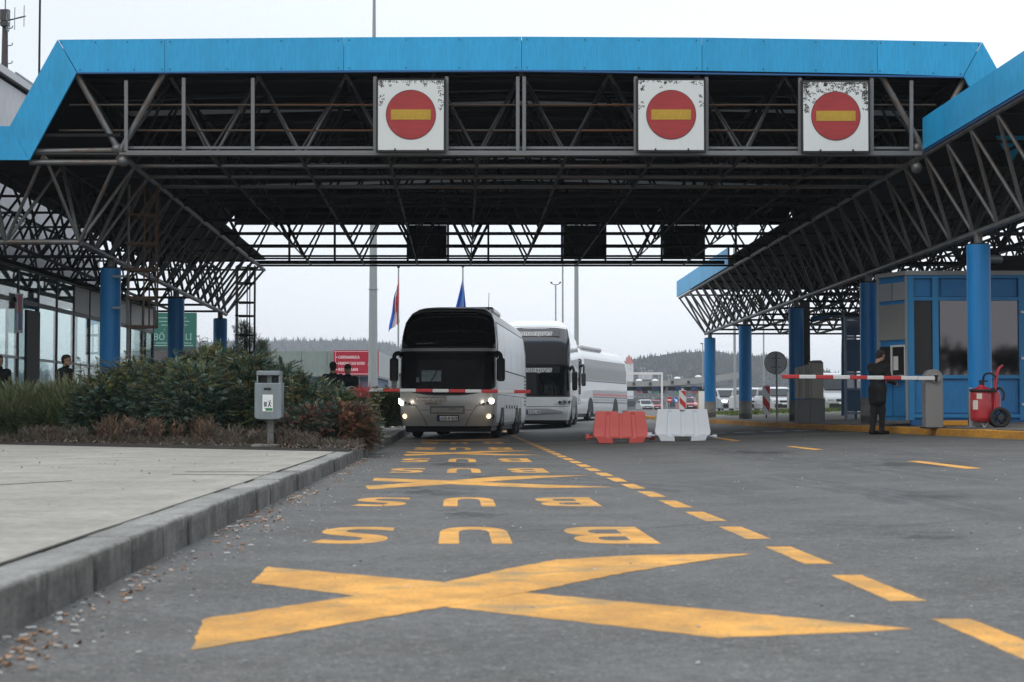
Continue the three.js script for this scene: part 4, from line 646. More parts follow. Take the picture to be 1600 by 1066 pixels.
// the third coach
{
  const D = 82, a0 = P(916, 600, D), t = thing('coach', 'white and silver coach with red side stripe, last of the three in line', 'coach', a0.x - 1.6, GX(a0.x, D + 4), D - 0.3, -0.262);
  const sh = new Shell({ L: 12, H: 3.5, y0: 0.34, corner: 0.5, halfWidth: [[0.3, 1.2], [0.6, 1.26], [2.6, 1.25], [3.1, 1.18], [3.35, 1.02], [3.5, 0.8]], nose: [[0.3, 0.1], [0.6, 0], [1.1, 0.02], [2.2, 0.2], [2.9, 0.5], [3.3, 0.9], [3.5, 1.5]], tail: [[0, 0], [2.6, 0.2], [3.5, 1.2]] });
  part(t, 'body', sh.body(), phys([0.6, 0.6, 0.61], 0.3, { clearcoat: 0.5 }));
  part(t, 'windscreen', frontSkin(sh, -0.92, 0.92, a => [1.25, 3.0 - 0.15 * Math.abs(a) ** 4], 0.01), M.glassDark);
  const stripes = [[0.86, 0.92, 0], [0.98, 1.06, 1], [1.12, 1.18, 0], [1.22, 1.33, 2], [1.36, 1.5, 1]], sm = [std([0.12, 0.12, 0.13], 0.4), std([0.36, 0.36, 0.37], 0.4), std([0.5, 0.16, 0.16], 0.4)];
  for (const sg of [-1, 1]) {
    const ts = (z0, z1) => range(sh.sideT(z0, 1.5), sh.sideT(z1, 1.5), 0.05).map(v => sg * v).sort((a, b) => a - b);
    for (const [a, b] of [[1.0, 3.2], [3.22, 5.4], [5.42, 7.6], [7.62, 9.6], [9.62, 11.5]]) part(t, 'side_window', sh.grid(ts(a, b), () => [1.98, 2.98], 0.008), std([0.26, 0.265, 0.27], 0.45));
    part(t, 'window_line', sh.grid(ts(0.9, 11.6), () => [1.9, 1.96], 0.01), sm[0]);
    for (const [a, b, k] of stripes) part(t, 'stripe', sh.grid(ts(3.2, 11.7), () => [a, b], 0.01), sm[k]);
    for (let k = 0; k < 5; k++) { const T = sg * sh.sideT(4 + k * 1.2, 1); part(t, 'locker_seam', sh.seam([[T, 0.45], [T, 0.9]], 0.014), seamM); }
    for (const z of [2.6, 8.6]) { const a = sh.at(sg * sh.sideT(z, 0.6), 0.6); part(t, 'wheel_arch', new THREE.CylinderGeometry(0.6, 0.6, 0.06, 28, 1, false, Math.PI / 2 - 1.9, 3.8).rotateZ(Math.PI / 2).translate(a.x - sg * 0.015, 0.52, a.z), M.dark); wheel(t, sg * 1.1, -z); }
    const hl = part(t, 'headlight', sh.disc(sg * 0.8, 0.9, 0.14, 0.01), lens); part(hl, 'bulb', sh.disc(sg * 0.8, 0.9, 0.06, 0.02), M.white);
    const c = sh.at(sg * 0.95, 2.4), mr = part(t, 'mirror', new RoundedBoxGeometry(0.2, 0.62, 0.22, 3, 0.07).translate(sg * 1.42, 1.95, c.z + 0.35), M.dark); part(mr, 'mirror_arm', pathTube([[c.x, 2.6, c.z], [sg * 1.4, 2.62, c.z + 0.3], [sg * 1.42, 2.2, c.z + 0.35]], 0.05, 14, 8), M.dark);
  }
  { const T = sh.sideT(6.2, 1.7), p = sh.at(T, 1.68), [g, m] = textPlane(1.3, 0.3, 256, 64, (c) => { c.fillStyle = '#dcdddd'; c.fillRect(0, 0, 256, 64); c.fillStyle = '#8a8a8a'; c.font = 'italic bold 34px serif'; c.fillText('Reisen', 60, 30); c.font = '18px sans-serif'; c.fillText('· · · · · · · · ·', 60, 54); }); void g; void m; void p; }
  part(t, 'skirt', boxG(2.3, 0.3, 11.2, 0, 0.33, -6.1, 0.05), M.dark);
  part(t, 'roof_unit', new RoundedBoxGeometry(1.9, 0.22, 4.4, 3, 0.1).translate(0, 3.55, -4.5), std([0.4, 0.4, 0.42], 0.4));
}
// ---------- boom barriers ----------
function boom(label, x0, x1, y, yB, D, n, firstRed) {   // the arm from x0 to x1, post at the end x1
  const t = thing('boom_barrier', label, 'barrier', x1, yB, D), L = (x1 - x0) / n, h = y - yB;
  for (let k = 0; k < n; k++) part(t, 'arm_band', new RoundedBoxGeometry(Math.abs(L) - 0.002, 0.075, 0.06, 2, 0.015).translate(x0 - x1 + L * (k + 0.5), h - (k + 0.5) * 0.004, 0), k < n - (firstRed && n < 10 ? 1 : 0) && (k % 2 === 0) === firstRed ? M.red : M.boomWhite);
  return t;
}
const boomPost = std([0.22, 0.22, 0.215], 0.55, 0.15);
function boomBody(t, w, h, d, hy) {
  const sh = new THREE.Shape(); sh.moveTo(-w / 2, 0); sh.lineTo(w / 2, 0); sh.lineTo(w / 2, h - w / 2); sh.absarc(0, h - w / 2, w / 2, 0, Math.PI); sh.closePath();
  part(t, 'housing', new THREE.ExtrudeGeometry(sh, { depth: d, bevelEnabled: true, bevelSize: 0.012, bevelThickness: 0.012, bevelSegments: 2, curveSegments: 20 }).translate(0, 0, -d - 0.06), boomPost);
  part(t, 'hub', [new THREE.CylinderGeometry(0.085, 0.085, 0.05, 24).rotateX(Math.PI / 2).translate(0.02, hy, -0.02)], std([0.32, 0.32, 0.31], 0.4, 0.2)); part(t, 'hub_clamp', [boxG(0.05, 0.12, 0.03, 0.02, hy - 0.01, 0.02), boxG(0.08, 0.03, 0.03, 0.02, hy + 0.045, 0.024)], M.dark);
  part(t, 'base_plate', boxG(w + 0.1, 0.02, d + 0.1, 0, 0.01, -d / 2 - 0.06), M.tubeDark);
}
{
  const D = 33, a = P(1222, 588.5, D), b = P(1461, 591, D), yB = GX(b.x, D) + IH, t = boom('red and white barrier arm on a grey rounded post beside the blue kiosk', a.x, b.x, a.y, yB, D, 9, true);
  boomBody(t, 0.31, P(1461, 578, D).y - yB, 0.3, a.y - yB - 0.03);
  const D2 = 38, c = P(829, 612, D2), d = P(548, 609, D2), t2 = boom('red and white barrier arm lowered in front of the silver coach', c.x, d.x, c.y, PV, D2, 11, true);
  boomBody(t2, 0.31, 1.1, 0.3, 1.03); t2.children.filter(o => o.name === 'arm_band').forEach((o, k) => { o.position.y += 0.004 * k + 0.004 * k; });
}
// ---------- water filled plastic barriers ----------
function waterBarrier(label, px, D, mat, turn) {
  const x = P(px, 660, D).x, t = thing('plastic_barrier', label, 'barrier', x, GX(x, D), D, turn);
  const W = 1.16, H = 0.67, hole = 0.15;
  const prof = [[0, 0.055, 0.21], [0.14, 0.11, 0.21], [0.2, 0.14, 0.17], [0.27, 0.17, 0.12], [H, 0.475, 0.075]];   // y, (unused), half depth
  const pos = [], idx = [], ys = [0, 0.1, 0.14, 0.2, 0.3, 0.4, 0.5, 0.6, 0.645, H], depthAt = y => curveAt([[0, 0.2], [0.14, 0.2], [0.24, 0.16], [0.6, 0.085], [H, 0.07]], y), halfAt = y => curveAt([[0, 0.465], [0.1, 0.505], [0.145, 0.575], [0.18, 0.58], [H, 0.515]], y);
  const xs = range(-1, 1, 0.04), rib = u => { const q = Math.abs(u); return q < 0.065 || Math.abs(q - 0.5) < 0.07 ? 1 : 0; };
  for (const sd of [1, -1]) for (const y of ys) for (const u of xs) { const top = y > 0.6 ? (Math.abs(u) < 0.09 ? -0.05 : 0) : 0, dz = y > 0.12 && y < 0.62 && rib(u) ? 0.013 : 0; pos.push(u * halfAt(y), y + top * (y - 0.6) / 0.07, sd * (depthAt(y) - dz)); }
  const n = xs.length, m = ys.length;
  const hollow = (i, j) => ys[j] < 0.1 && (Math.abs((xs[i] + xs[i + 1]) / 2) < 0.36);
  for (let s = 0; s < 2; s++) for (let j = 0; j < m - 1; j++) for (let i = 0; i < n - 1; i++) { if (hollow(i, j)) continue; const a = s * n * m + j * n + i, f = [a, a + 1, a + n, a + 1, a + n + 1, a + n]; if (s) f.reverse(); idx.push(...f); }
  const o = n * m; for (let i = 0; i < n - 1; i++) { const a = (m - 1) * n + i; idx.push(a, a + 1, a + o, a + 1, a + o + 1, a + o); const b = (Math.abs((xs[i] + xs[i + 1]) / 2) < 0.36 ? n : 0) + i; idx.push(b, b + o, b + 1, b + 1, b + o, b + o + 1); }
  for (let j = 0; j < m - 1; j++) { const a = j * n, b = j * n + n - 1; idx.push(a, a + n, a + o, a + n, a + n + o, a + o, b, b + o, b + n, b + n, b + o, b + n + o); }
  for (const u of [16, n - 17]) idx.push(u, u + n, u + o, u + n, u + n + o, u + o);
  let g = new THREE.BufferGeometry(); g.setAttribute('position', new THREE.Float32BufferAttribute(pos, 3)); g.setIndex(idx); g = g.toNonIndexed(); g.computeVertexNormals();
  part(t, 'body', g, mat);
  part(t, 'lug', [boxG(0.16, 0.035, 0.16, -0.64, 0.12, 0, 0.012), cylG(0.05, 0.06, 0.1, -0.68, 0.13, 0, 12)], mat); part(t, 'lug', [boxG(0.16, 0.035, 0.16, 0.64, 0.10, 0, 0.012), cylG(0.05, 0.06, 0.07, 0.68, 0.1, 0, 12)], mat);
  part(t, 'filler_cap', cylG(0.05, 0.05, 0.035, 0.1, H - 0.005, 0, 14), M.dark);
}
waterBarrier('red water filled plastic barrier block standing on the asphalt', 969, 36.6, phys([0.56, 0.075, 0.06], 0.45, { clearcoat: 0.2 }), 0.02);
waterBarrier('white water filled plastic barrier block standing on the asphalt', 1066, 36.4, phys([0.62, 0.66, 0.70], 0.45, { clearcoat: 0.2 }), -0.03);
// ---------- the blue kiosk ----------
{
  const D = 37, x0 = P(1419, 600, D).x, yB = P(1419, 657, D).y, yT = P(1500, 430, D).y, h = yT - yB, t = thing('kiosk', 'bright blue booth with dark windows and a slanted serving side', 'kiosk', x0, yB, D);
  const X = px => P(px, 600, D).x - x0, Y = py => P(1500, py, D).y - yB, W = 4.2, B = M.kioskBlue, fr = std([0.028, 0.26, 0.57], 0.35, 0, { map: panelMap });
  const gl = std([0.135, 0.125, 0.13], 0.03, 1);
  part(t, 'wall', boxG(W, h, 2.9, W / 2, h / 2, -1.53), B);
  part(t, 'plinth', boxG(W, 0.12, 0.1, W / 2 + 0.05, -0.045, 0.0), std([0.012, 0.10, 0.28], 0.6));
  const verts = [[0, 6], [1457, 11], [1512, 12], [1534, 12], [1592, 8]];
  const rows = [[430, 465], [470, 588], [592, 647]], cols = [[1425, 1457], [1468, 1534], [1541, 1592]];
  for (const px of [1419.5, 1458, 1535, 1593]) part(t, 'post', boxG(0.13, h, 0.05, X(px) + 0.065, h / 2, 0.0), fr);
  for (const py of [432, 467, 589, 650]) part(t, 'rail', boxG(W - 0.02, 0.075, 0.042, W / 2, Y(py), 0.0), fr);
  for (const [a, b] of cols) { part(t, 'top_panel', boxG(X(b) - X(a) - 0.08, Y(436) - Y(463), 0.02, (X(a) + X(b)) / 2 + 0.03, (Y(436) + Y(463)) / 2, -0.06), B); part(t, 'lower_panel', boxG(X(b) - X(a) - 0.06, Y(594) - Y(645), 0.03, (X(a) + X(b)) / 2 + 0.03, (Y(594) + Y(645)) / 2, -0.06), B); const w = part(t, 'window', boxG(X(b) - X(a) - 0.02, Y(470) - Y(587), 0.02, (X(a) + X(b)) / 2 + 0.02, (Y(470) + Y(587)) / 2, -0.04), gl); w.material = a === 1425 ? std([0.01, 0.011, 0.012], 0.25) : gl; for (const q of [a, b]) part(w, 'frame', boxG(0.02, Y(470) - Y(587), 0.03, X(q) + 0.02, (Y(470) + Y(587)) / 2, -0.03), M.dark); }
  const dr = part(t, 'door', boxG(0.95, h - 0.1, 0.04, X(1606) + 0.5, h / 2, 0.03), B); for (const py of [488, 560, 632]) part(dr, 'hinge', boxG(0.09, 0.055, 0.05, X(1599), Y(py), 0.05), M.white);
  // slanted serving side running back to the left
  const ax = X(1388), az = -0.95, L = Math.hypot(ax, az), side = new THREE.Group(); side.name = 'serving_side'; t.add(side); side.position.set(ax, 0, az); side.rotation.y = -Math.atan2(-az, -ax) + Math.PI * 0; side.rotation.y = -Math.atan2(0 - az, 0 - ax);
  const gw = std([0.34, 0.36, 0.38], 0.3, 0.2), mirrorish = std([0.34, 0.33, 0.32], 0.2, 0.4);
  part(side, 'panel', boxG(L, h, 0.06, L / 2, h / 2, -0.05), M.kioskBlue);
  for (const k of [0, 1]) part(side, 'top_panel', boxG(L * 0.44, Y(440) - Y(468), 0.03, L * (0.26 + 0.48 * k), (Y(440) + Y(468)) / 2, 0), gw);
  part(side, 'window', boxG(L * 0.9, Y(474) - Y(530), 0.03, L / 2, (Y(474) + Y(530)) / 2, 0), mirrorish);
  part(side, 'serving_window', boxG(L * 0.86, Y(540) - Y(586), 0.03, L / 2, (Y(540) + Y(586)) / 2, -0.004), M.dark); part(side, 'sash', [boxG(0.04, Y(540) - Y(586), 0.05, L * 0.48, (Y(540) + Y(586)) / 2, 0.01), boxG(0.04, Y(540) - Y(586), 0.05, L * 0.94, (Y(540) + Y(586)) / 2, 0.01), boxG(L * 0.5, 0.04, 0.05, L * 0.7, Y(540), 0.01)], M.white);
  part(side, 'paper', boxG(0.16, 0.3, 0.01, L * 0.62, Y(567), 0.02), M.white); part(side, 'counter', boxG(L, 0.05, 0.24, L / 2, Y(588), 0.1), std([0.35, 0.36, 0.37], 0.3, 0.4));
  for (const k of [0, 1]) part(side, 'lower_panel', boxG(L * 0.42, Y(598) - Y(650), 0.03, L * (0.27 + 0.46 * k), (Y(598) + Y(650)) / 2, 0), B);
  for (const k of [0.02, 0.98]) part(side, 'post', boxG(0.05, h, 0.06, L * k, h / 2, 0.005), gw);
  part(t, 'wall', bar(new THREE.Vector3(ax + 0.08, h / 2, az - 0.05), new THREE.Vector3(ax + 0.75, h / 2, az - 2), 0.06, h), B);
  
  // roof flashing
  const rs = polyShape([[ax - 0.06, -az + 0.05], [-0.05, -0.06], [W, -0.06], [W, 3.1], [ax + 0.75, 3.1]]); part(t, 'roof', new THREE.ExtrudeGeometry(rs, { depth: 0.09, bevelEnabled: false }).rotateX(-Math.PI / 2).translate(0, h + 0.0, 0), std([0.33, 0.33, 0.32], 0.5, 0.2));
  part(t, 'roof_duct', pathTube([[X(1546), h + 0.09, -1], [X(1546), h + 0.3, -1], [X(1560), h + 0.42, -1], [X(1590), h + 0.44, -1.2]], 0.1, 20, 10), M.galv);
  part(t, 'roof_box', boxG(1.1, 0.42, 0.8, X(1610), h + 0.32, -1.6), M.tubeDark);
}
// glass booth further along the island
{
  const D = 50, a = P(1322, 650, D), b = P(1346, 495, D), yB = GX(a.x, D) + IH, h = b.y - yB, t = thing('glass_booth', 'narrow dark glass booth standing behind the second blue column', 'booth', a.x, yB, D), w = 1.7;
  for (const [x, z] of [[0, 0], [w / 2, 0], [w, 0], [0.6, -1.6], [w, -1.6]]) part(t, 'post', boxG(0.07, h, 0.07, x, h / 2, z), std([0.18, 0.22, 0.27], 0.4, 0.3));
  for (const y of [0.2, h * 0.3, h * 0.45, h * 0.8, h - 0.05]) part(t, 'rail', boxG(w, 0.06, 0.06, w / 2, y, 0.004), std([0.18, 0.22, 0.27], 0.4, 0.3));
  for (const k of [0, 1]) for (const [y0, y1] of [[0.23, h * 0.3], [h * 0.46, h * 0.79], [h * 0.81, h - 0.08]]) part(t, 'pane', boxG(w / 2 - 0.08, y1 - y0 - 0.06, 0.02, w * (0.25 + 0.5 * k), (y0 + y1) / 2, -0.01), k && y0 > 1 ? M.glassDark : phys([0.10, 0.14, 0.18], 0.05, { clearcoat: 1, metalness: 0.3 }));
  part(t, 'side_wall', bar(new THREE.Vector3(0.02, h / 2, -0.06), new THREE.Vector3(0.55, h / 2, -1.55), 0.05, h), std([0.03, 0.09, 0.18], 0.4)); part(t, 'side_wall', boxG(0.05, h, 1.5, w, h / 2, -0.8), std([0.03, 0.09, 0.18], 0.4)); part(t, 'roof', boxG(w + 0.05, 0.1, 0.5, w / 2, h + 0.05, -0.2), M.tubeDark);
}
// stacked grey cabinets
{
  const D = 47, x = P(1247, 660, D).x, yB = GX(x + 0.3, D) + IH, t = thing('cabinet', 'tall grey cabinet in ribbed upper and darker lower halves, under the barrier arm tip', 'cabinet', x, yB, D);
  const lo = std([0.18, 0.18, 0.18], 0.7), up = std([0.38, 0.36, 0.31], 0.7), w = 0.7, hh = 1.62;
  const trap = (x0, x1, y0, y1, sk, d, mat, nm) => part(t, nm, prism([[x0, y0], [x1, y0], [x1, y1 + sk], [x0, y1]], 0, d).translate(0, 0, 0), mat);
  trap(0.0, 0.33, 0, 0.62, 0.03, 0.5, lo, 'lower_body'); trap(0.34, 0.74, 0, 0.68, -0.02, 0.5, lo, 'lower_body');
  for (const [a, b, y, s] of [[0.0, 0.2, 1.5, 0.06], [0.21, 0.37, 1.56, 0.05], [0.38, 0.7, 1.64, -0.03]]) { trap(a, b, 0.66, y, s, 0.5, up, 'upper_body'); }
  for (const xx of [0.05, 0.1, 0.25, 0.3]) part(t, 'rib', boxG(0.012, 0.8, 0.012, xx, 1.07, 0.005), lo);
  part(t, 'lid', prism([[0.37, 1.645], [0.44, 1.70], [0.64, 1.70], [0.71, 1.62]], -0.02, 0.5), lo);
}
// ---------- wheeled fire extinguisher ----------
{
  const D = 32, a = P(1535, 667, D), yB = GX(a.x, D) + IH, t = thing('fire_extinguisher', 'red wheeled fire extinguisher trolley in front of the blue kiosk', 'fire extinguisher', a.x, yB, D, -0.15), red = phys([0.40, 0.022, 0.03], 0.35, { clearcoat: 0.5 });
  const pf = [[0, 0.09], [0.13, 0.09], [0.2, 0.13], [0.215, 0.2], [0.215, 0.62], [0.2, 0.68], [0.13, 0.735], [0.06, 0.76], [0.06, 0.79], [0, 0.79]].map(p => new THREE.Vector2(...p));
  part(t, 'cylinder', new THREE.LatheGeometry(pf, 28), red);
  part(t, 'valve', [cylG(0.045, 0.045, 0.1, 0, 0.83, 0, 12), boxG(0.16, 0.03, 0.04, 0.03, 0.86, 0)], M.dark);
  const L = (s) => new THREE.MeshStandardMaterial(s);
  part(t, 'label', new THREE.CylinderGeometry(0.218, 0.218, 0.17, 10, 1, true, -0.95, 0.5).translate(0, 0.42, 0), std([0.6, 0.58, 0.5], 0.6)); part(t, 'label', new THREE.CylinderGeometry(0.218, 0.218, 0.1, 10, 1, true, -0.55, 0.45).translate(0, 0.58, 0), std([0.6, 0.57, 0.48], 0.6));
  for (const z of [0.22, -0.22]) { const w = part(t, 'wheel', new THREE.TorusGeometry(0.155, 0.035, 10, 28).translate(0.3, 0.19, z), M.rubber), sp_ = [cylG(0.05, 0.05, 0.06, 0, 0, 0, 14).rotateX(Math.PI / 2)]; for (let k = 0; k < 6; k++) sp_.push(boxG(0.3, 0.03, 0.02, 0, 0, 0).rotateZ(k * Math.PI / 6 * 2)); part(w, 'hub', merge(sp_).translate(0.3, 0.19, z), std([0.03, 0.03, 0.035], 0.5)); }
  tube(t, 'axle', new THREE.Vector3(0.3, 0.19, -0.24), new THREE.Vector3(0.3, 0.19, 0.24), 0.018, M.tubeDark);
  part(t, 'handle', pathTube([[0.2, 0.3, 0.13], [0.24, 0.75, 0.13], [0.30, 1.08, 0.12], [0.36, 1.14, 0.08], [0.37, 1.15, 0], [0.36, 1.14, -0.08], [0.30, 1.08, -0.12], [0.24, 0.75, -0.13], [0.2, 0.3, -0.13]], 0.017, 60, 8), red);
  const hose = []; for (let k = 0; k <= 40; k++) { const q = k / 40 * Math.PI * 4; hose.push([0.235 * Math.cos(q) + 0.03, 0.66 + 0.012 * k / 4 * 0.5 + 0.02 * Math.sin(q * 0.5), 0.235 * Math.sin(q)]); } hose.push([0.33, 0.72, 0.1], [0.38, 0.62, 0.12], [0.36, 0.5, 0.13]);
  part(t, 'hose', pathTube(hose, 0.022, 160, 8), M.rubber); part(t, 'hose', pathTube([[0.02, 0.86, 0], [0.05, 0.98, 0.05], [0.16, 1.0, 0.06], [0.24, 0.92, 0.08], [0.26, 0.8, 0.1]], 0.02, 30, 8), M.rubber);
  part(t, 'small_bottle', new THREE.LatheGeometry([[0, 0.2], [0.07, 0.2], [0.075, 0.24], [0.075, 0.5], [0.05, 0.56], [0.02, 0.6], [0, 0.6]].map(p => new THREE.Vector2(...p)), 18).translate(0.25, 0.1, 0.06), red);
  part(t, 'foot', [tubeG(new THREE.Vector3(-0.02, 0.1, 0.1), new THREE.Vector3(0.02, 0.0, 0.14), 0.014), tubeG(new THREE.Vector3(0.1, 0.1, 0.1), new THREE.Vector3(0.02, 0.0, 0.14), 0.014)], M.galv);
  const ks = thing('marker_post', 'short grey marker post against the blue column by the extinguisher', 'post', P(1517, 660, 32.7).x, yB, 32.7); part(ks, 'post', boxG(0.06, 0.75, 0.04, 0, 0.38, 0, 0.01), M.galv); part(ks, 'base_plate', boxG(0.14, 0.02, 0.12, 0, 0.012, 0), M.galv);
  const yp = thing('kerb_block', 'low yellow painted kerb block on the island beneath the kiosk window', 'kerb', P(1493, 660, 35.2).x, GX(P(1493, 660, 35).x, 35.2) + IH, 35.2); part(yp, 'block', new RoundedBoxGeometry(0.56, 0.11, 0.2, 2, 0.02).translate(0, 0.05, 0), M.yellowKerb[2]);
}
// ---------- litter bin ----------
{
  const D = 26, b = P(421, 697, D), t = thing('litter_bin', 'grey metal litter bin with a sticker on a post beside the shrubs', 'litter bin', b.x, PV, D), Y = y => P(421, y, D).y - PV, X = x => P(x, 640, D).x - b.x, g = std([0.26, 0.30, 0.32], 0.5, 0.35, { map: panelMap });
  part(t, 'base', new RoundedBoxGeometry(0.5, 0.07, 0.3, 2, 0.015).translate(0, 0.03, 0), M.kerb[0]);
  part(t, 'post', boxG(0.1, Y(650), 0.06, 0.015, Y(650) / 2, -0.02, 0.01), M.tube);
  const w = X(441) - X(401), cx = (X(441) + X(401)) / 2, y0 = Y(653.5), y1 = Y(600), sh = new THREE.Shape(); sh.moveTo(-w / 2, 0.03); sh.quadraticCurveTo(-w / 2, 0, -w / 2 + 0.04, -0.005); sh.quadraticCurveTo(0, -0.02, w / 2 - 0.04, -0.005); sh.quadraticCurveTo(w / 2, 0, w / 2, 0.03); sh.lineTo(w / 2, y1 - y0); sh.lineTo(-w / 2, y1 - y0); sh.closePath();
  part(t, 'bucket', new THREE.ExtrudeGeometry(sh, { depth: 0.24, bevelEnabled: true, bevelSize: 0.012, bevelThickness: 0.02, bevelSegments: 2 }).translate(cx, y0, -0.1), g);
  part(t, 'slot', boxG(0.11, 0.035, 0.02, cx - 0.01, Y(608), 0.162, 0.008), M.dark);
  const hw = w - 0.03; part(t, 'hood', [boxG(hw, Y(580) - Y(587), 0.28, cx, (Y(580) + Y(587)) / 2, 0.02, 0.01), boxG(0.02, Y(582) - Y(601), 0.26, cx + hw / 2 - 0.012, (Y(582) + Y(601)) / 2, 0.01), boxG(0.02, Y(582) - Y(601), 0.26, cx - hw / 2 + 0.012, (Y(582) + Y(601)) / 2, 0.01)], g);
  part(t, 'inner_box', boxG(hw - 0.05, Y(586) - Y(602), 0.2, cx, (Y(586) + Y(602)) / 2, -0.04), M.dark); part(t, 'hood_stay', boxG(0.07, Y(586) - Y(602), 0.02, cx + 0.01, (Y(586) + Y(602)) / 2, 0.08), std([0.1, 0.11, 0.115], 0.5));
  const [pg, pm] = textPlane(0.155, 0.25, 186, 300, (c) => { c.fillStyle = '#e9ebe6'; c.fillRect(0, 0, 186, 300); c.fillStyle = '#dfe3e4'; c.fillRect(8, 8, 170, 224); c.fillStyle = '#2f7a4c'; c.fillRect(8, 240, 170, 50); c.fillStyle = '#e9ebe6'; c.beginPath(); c.moveTo(8, 236); c.lineTo(60, 258); c.lineTo(50, 290); c.lineTo(8, 290); c.fill(); c.fillStyle = '#59605f'; c.fillRect(24, 128, 54, 86); c.fillStyle = '#8b9292'; for (let k = 0; k < 5; k++) c.fillRect(28 + k * 10, 134, 3, 74); c.strokeStyle = '#141414'; c.lineCap = 'round'; c.lineWidth = 17; c.beginPath(); c.moveTo(132, 130); c.lineTo(122, 170); c.lineTo(104, 214); c.moveTo(122, 170); c.lineTo(150, 210); c.stroke(); c.lineWidth = 9; c.beginPath(); c.moveTo(130, 138); c.lineTo(96, 122); c.moveTo(134, 140); c.lineTo(160, 162); c.stroke(); c.fillStyle = '#141414'; c.beginPath(); c.arc(138, 106, 11, 0, 7); c.fill(); c.strokeStyle = '#8d9494'; c.lineWidth = 3; c.beginPath(); c.moveTo(24, 60); c.quadraticCurveTo(90, 110, 100, 90); c.stroke(); });
  const s = part(t, 'sticker', pg, pm); s.position.set(cx - 0.005, Y(630), 0.1645);
}
// ---------- lamp posts, poles, flags ----------
function pole(name, label, px, D, yTop, r0, r1, group, mat = M.pole) { const a = P(px, 640, D), yB = GX(a.x, D) - 0.05, h = P(px, yTop, D).y - yB, t = thing(name, label, 'pole', a.x, yB, D, 0, group); part(t, 'mast', new THREE.CylinderGeometry(r1, r0, h, 16).translate(0, h / 2, 0), mat); part(t, 'base_flange', cylG(r0 * 1.6, r0 * 1.6, 0.06, 0, 0.06, 0), mat); t.userData.h = h; return t; }
{
  let t = pole('floodlight_mast', 'thick grey mast rising behind the canopy beside the silver coach', 582.5, 75, -40, 0.225, 0.055); part(t, 'joint_collar', cylG(0.215, 0.215, 0.03, 0, P(0, 452, 75).y - t.position.y, 0), M.pole);
  t = pole('floodlight_mast', 'tall tapering grey mast behind the white coach', 901, 110, 330, 0.16, 0.12);
  t = pole('street_lamp', 'slim grey pole just beside the tapering mast above the white coach', 879.5, 125, 330, 0.075, 0.05);
  t = pole('street_lamp', 'low double headed street lamp over the white coach roof', 868.5, 110, 445, 0.05, 0.045); { const h = t.userData.h; for (const s of [-1, 1]) { part(t, 'arm', tubeG(new THREE.Vector3(0, h, 0), new THREE.Vector3(s * 0.2, h + 0.03, 0), 0.025), M.tubeDark); const a = part(t, 'lamp_head', new RoundedBoxGeometry(0.16, 0.09, 0.2, 2, 0.03).rotateZ(s * 0.8).translate(s * 0.27, h + 0.12, 0), M.tubeDark); void a; } }
  t = pole('street_lamp', 'pale pole between the two hazard boards beyond the blue columns', 1148.5, 110, 380, 0.09, 0.07);
  t = pole('street_lamp', 'thin pale pole beside the boxed post under the side canopy', 1194, 100, 470, 0.05, 0.04);
  t = pole('street_lamp', 'small street lamp just outside the outermost blue column', 1098.5, 120, 537, 0.04, 0.035); part(t, 'lamp_head', boxG(0.2, 0.07, 0.12, -0.06, t.userData.h, 0, 0.02), M.dark);
  pole('flag_mast', 'thin tall bare pole rising behind the sloping blue fascia', 55, 60, -60, 0.05, 0.035, null, M.tubeDark);
}
function cloth(cols, rows, fn) { const g = new THREE.PlaneGeometry(1, 1, cols, rows), p = g.attributes.position; for (let i = 0; i < p.count; i++) { const q = fn(p.getX(i) + 0.5, 0.5 - p.getY(i)); p.setXYZ(i, ...q); } g.computeVertexNormals(); return g; }
{
  const D = 80, k = D / FOC, mk = (label, px, yTop) => { const t = pole('flag_pole', label, px, D, yTop, 0.05, 0.035); part(t, 'finial', new THREE.SphereGeometry(0.07, 12, 8).translate(0, t.userData.h, 0), M.dark); return t; };
  const t = mk('pole with a limp red white and blue chequered flag beside the silver coach', 622, 417), h = t.userData.h;
  const flagTex = canvasTex(256, 384, (c) => { c.fillStyle = '#e01828'; c.fillRect(0, 0, 256, 128); c.fillStyle = '#f4f4f6'; c.fillRect(0, 128, 256, 128); c.fillStyle = '#2a62cc'; c.fillRect(0, 256, 256, 128); for (let i = 0; i < 5; i++) for (let j = 0; j < 5; j++) { c.fillStyle = (i + j) % 2 ? '#e8e8ea' : '#c4202c'; c.fillRect(84 + i * 18, 140 + j * 20, 18, 20); } });
  // hangs in folds: the hoist along the pole, the fly falling down
  const fm = std(0xffffff, 0.85, 0, { map: flagTex, side: THREE.DoubleSide });
  part(t, 'flag', cloth(26, 30, (u, v) => { const fold = Math.sin(u * 7 + v * 5); return [0.03 - 0.46 * v * (0.22 + 0.78 * Math.sqrt(u)) + 0.05 * fold * u, h - 0.4 - u * 2.15 - v * 0.75 * (1 - 0.35 * u), 0.13 * Math.sin(v * 15 + u * 3) * (0.25 + u)]; }), fm);
  const t2 = mk('pole with a limp plain blue flag above the silver coach roof', 723, 416), h2 = t2.userData.h;
  part(t2, 'flag', cloth(20, 24, (u, v) => [u * 0.12 * v + 0.10 * v - 0.62 * v * (1 - u) + 0.02, h2 - 0.45 - v * 2.2 - u * 0.2, 0.12 * Math.sin(u * 12 + v * 3) * (0.3 + v)]), std([0.06, 0.19, 0.60], 0.85, 0, { side: THREE.DoubleSide }));
}
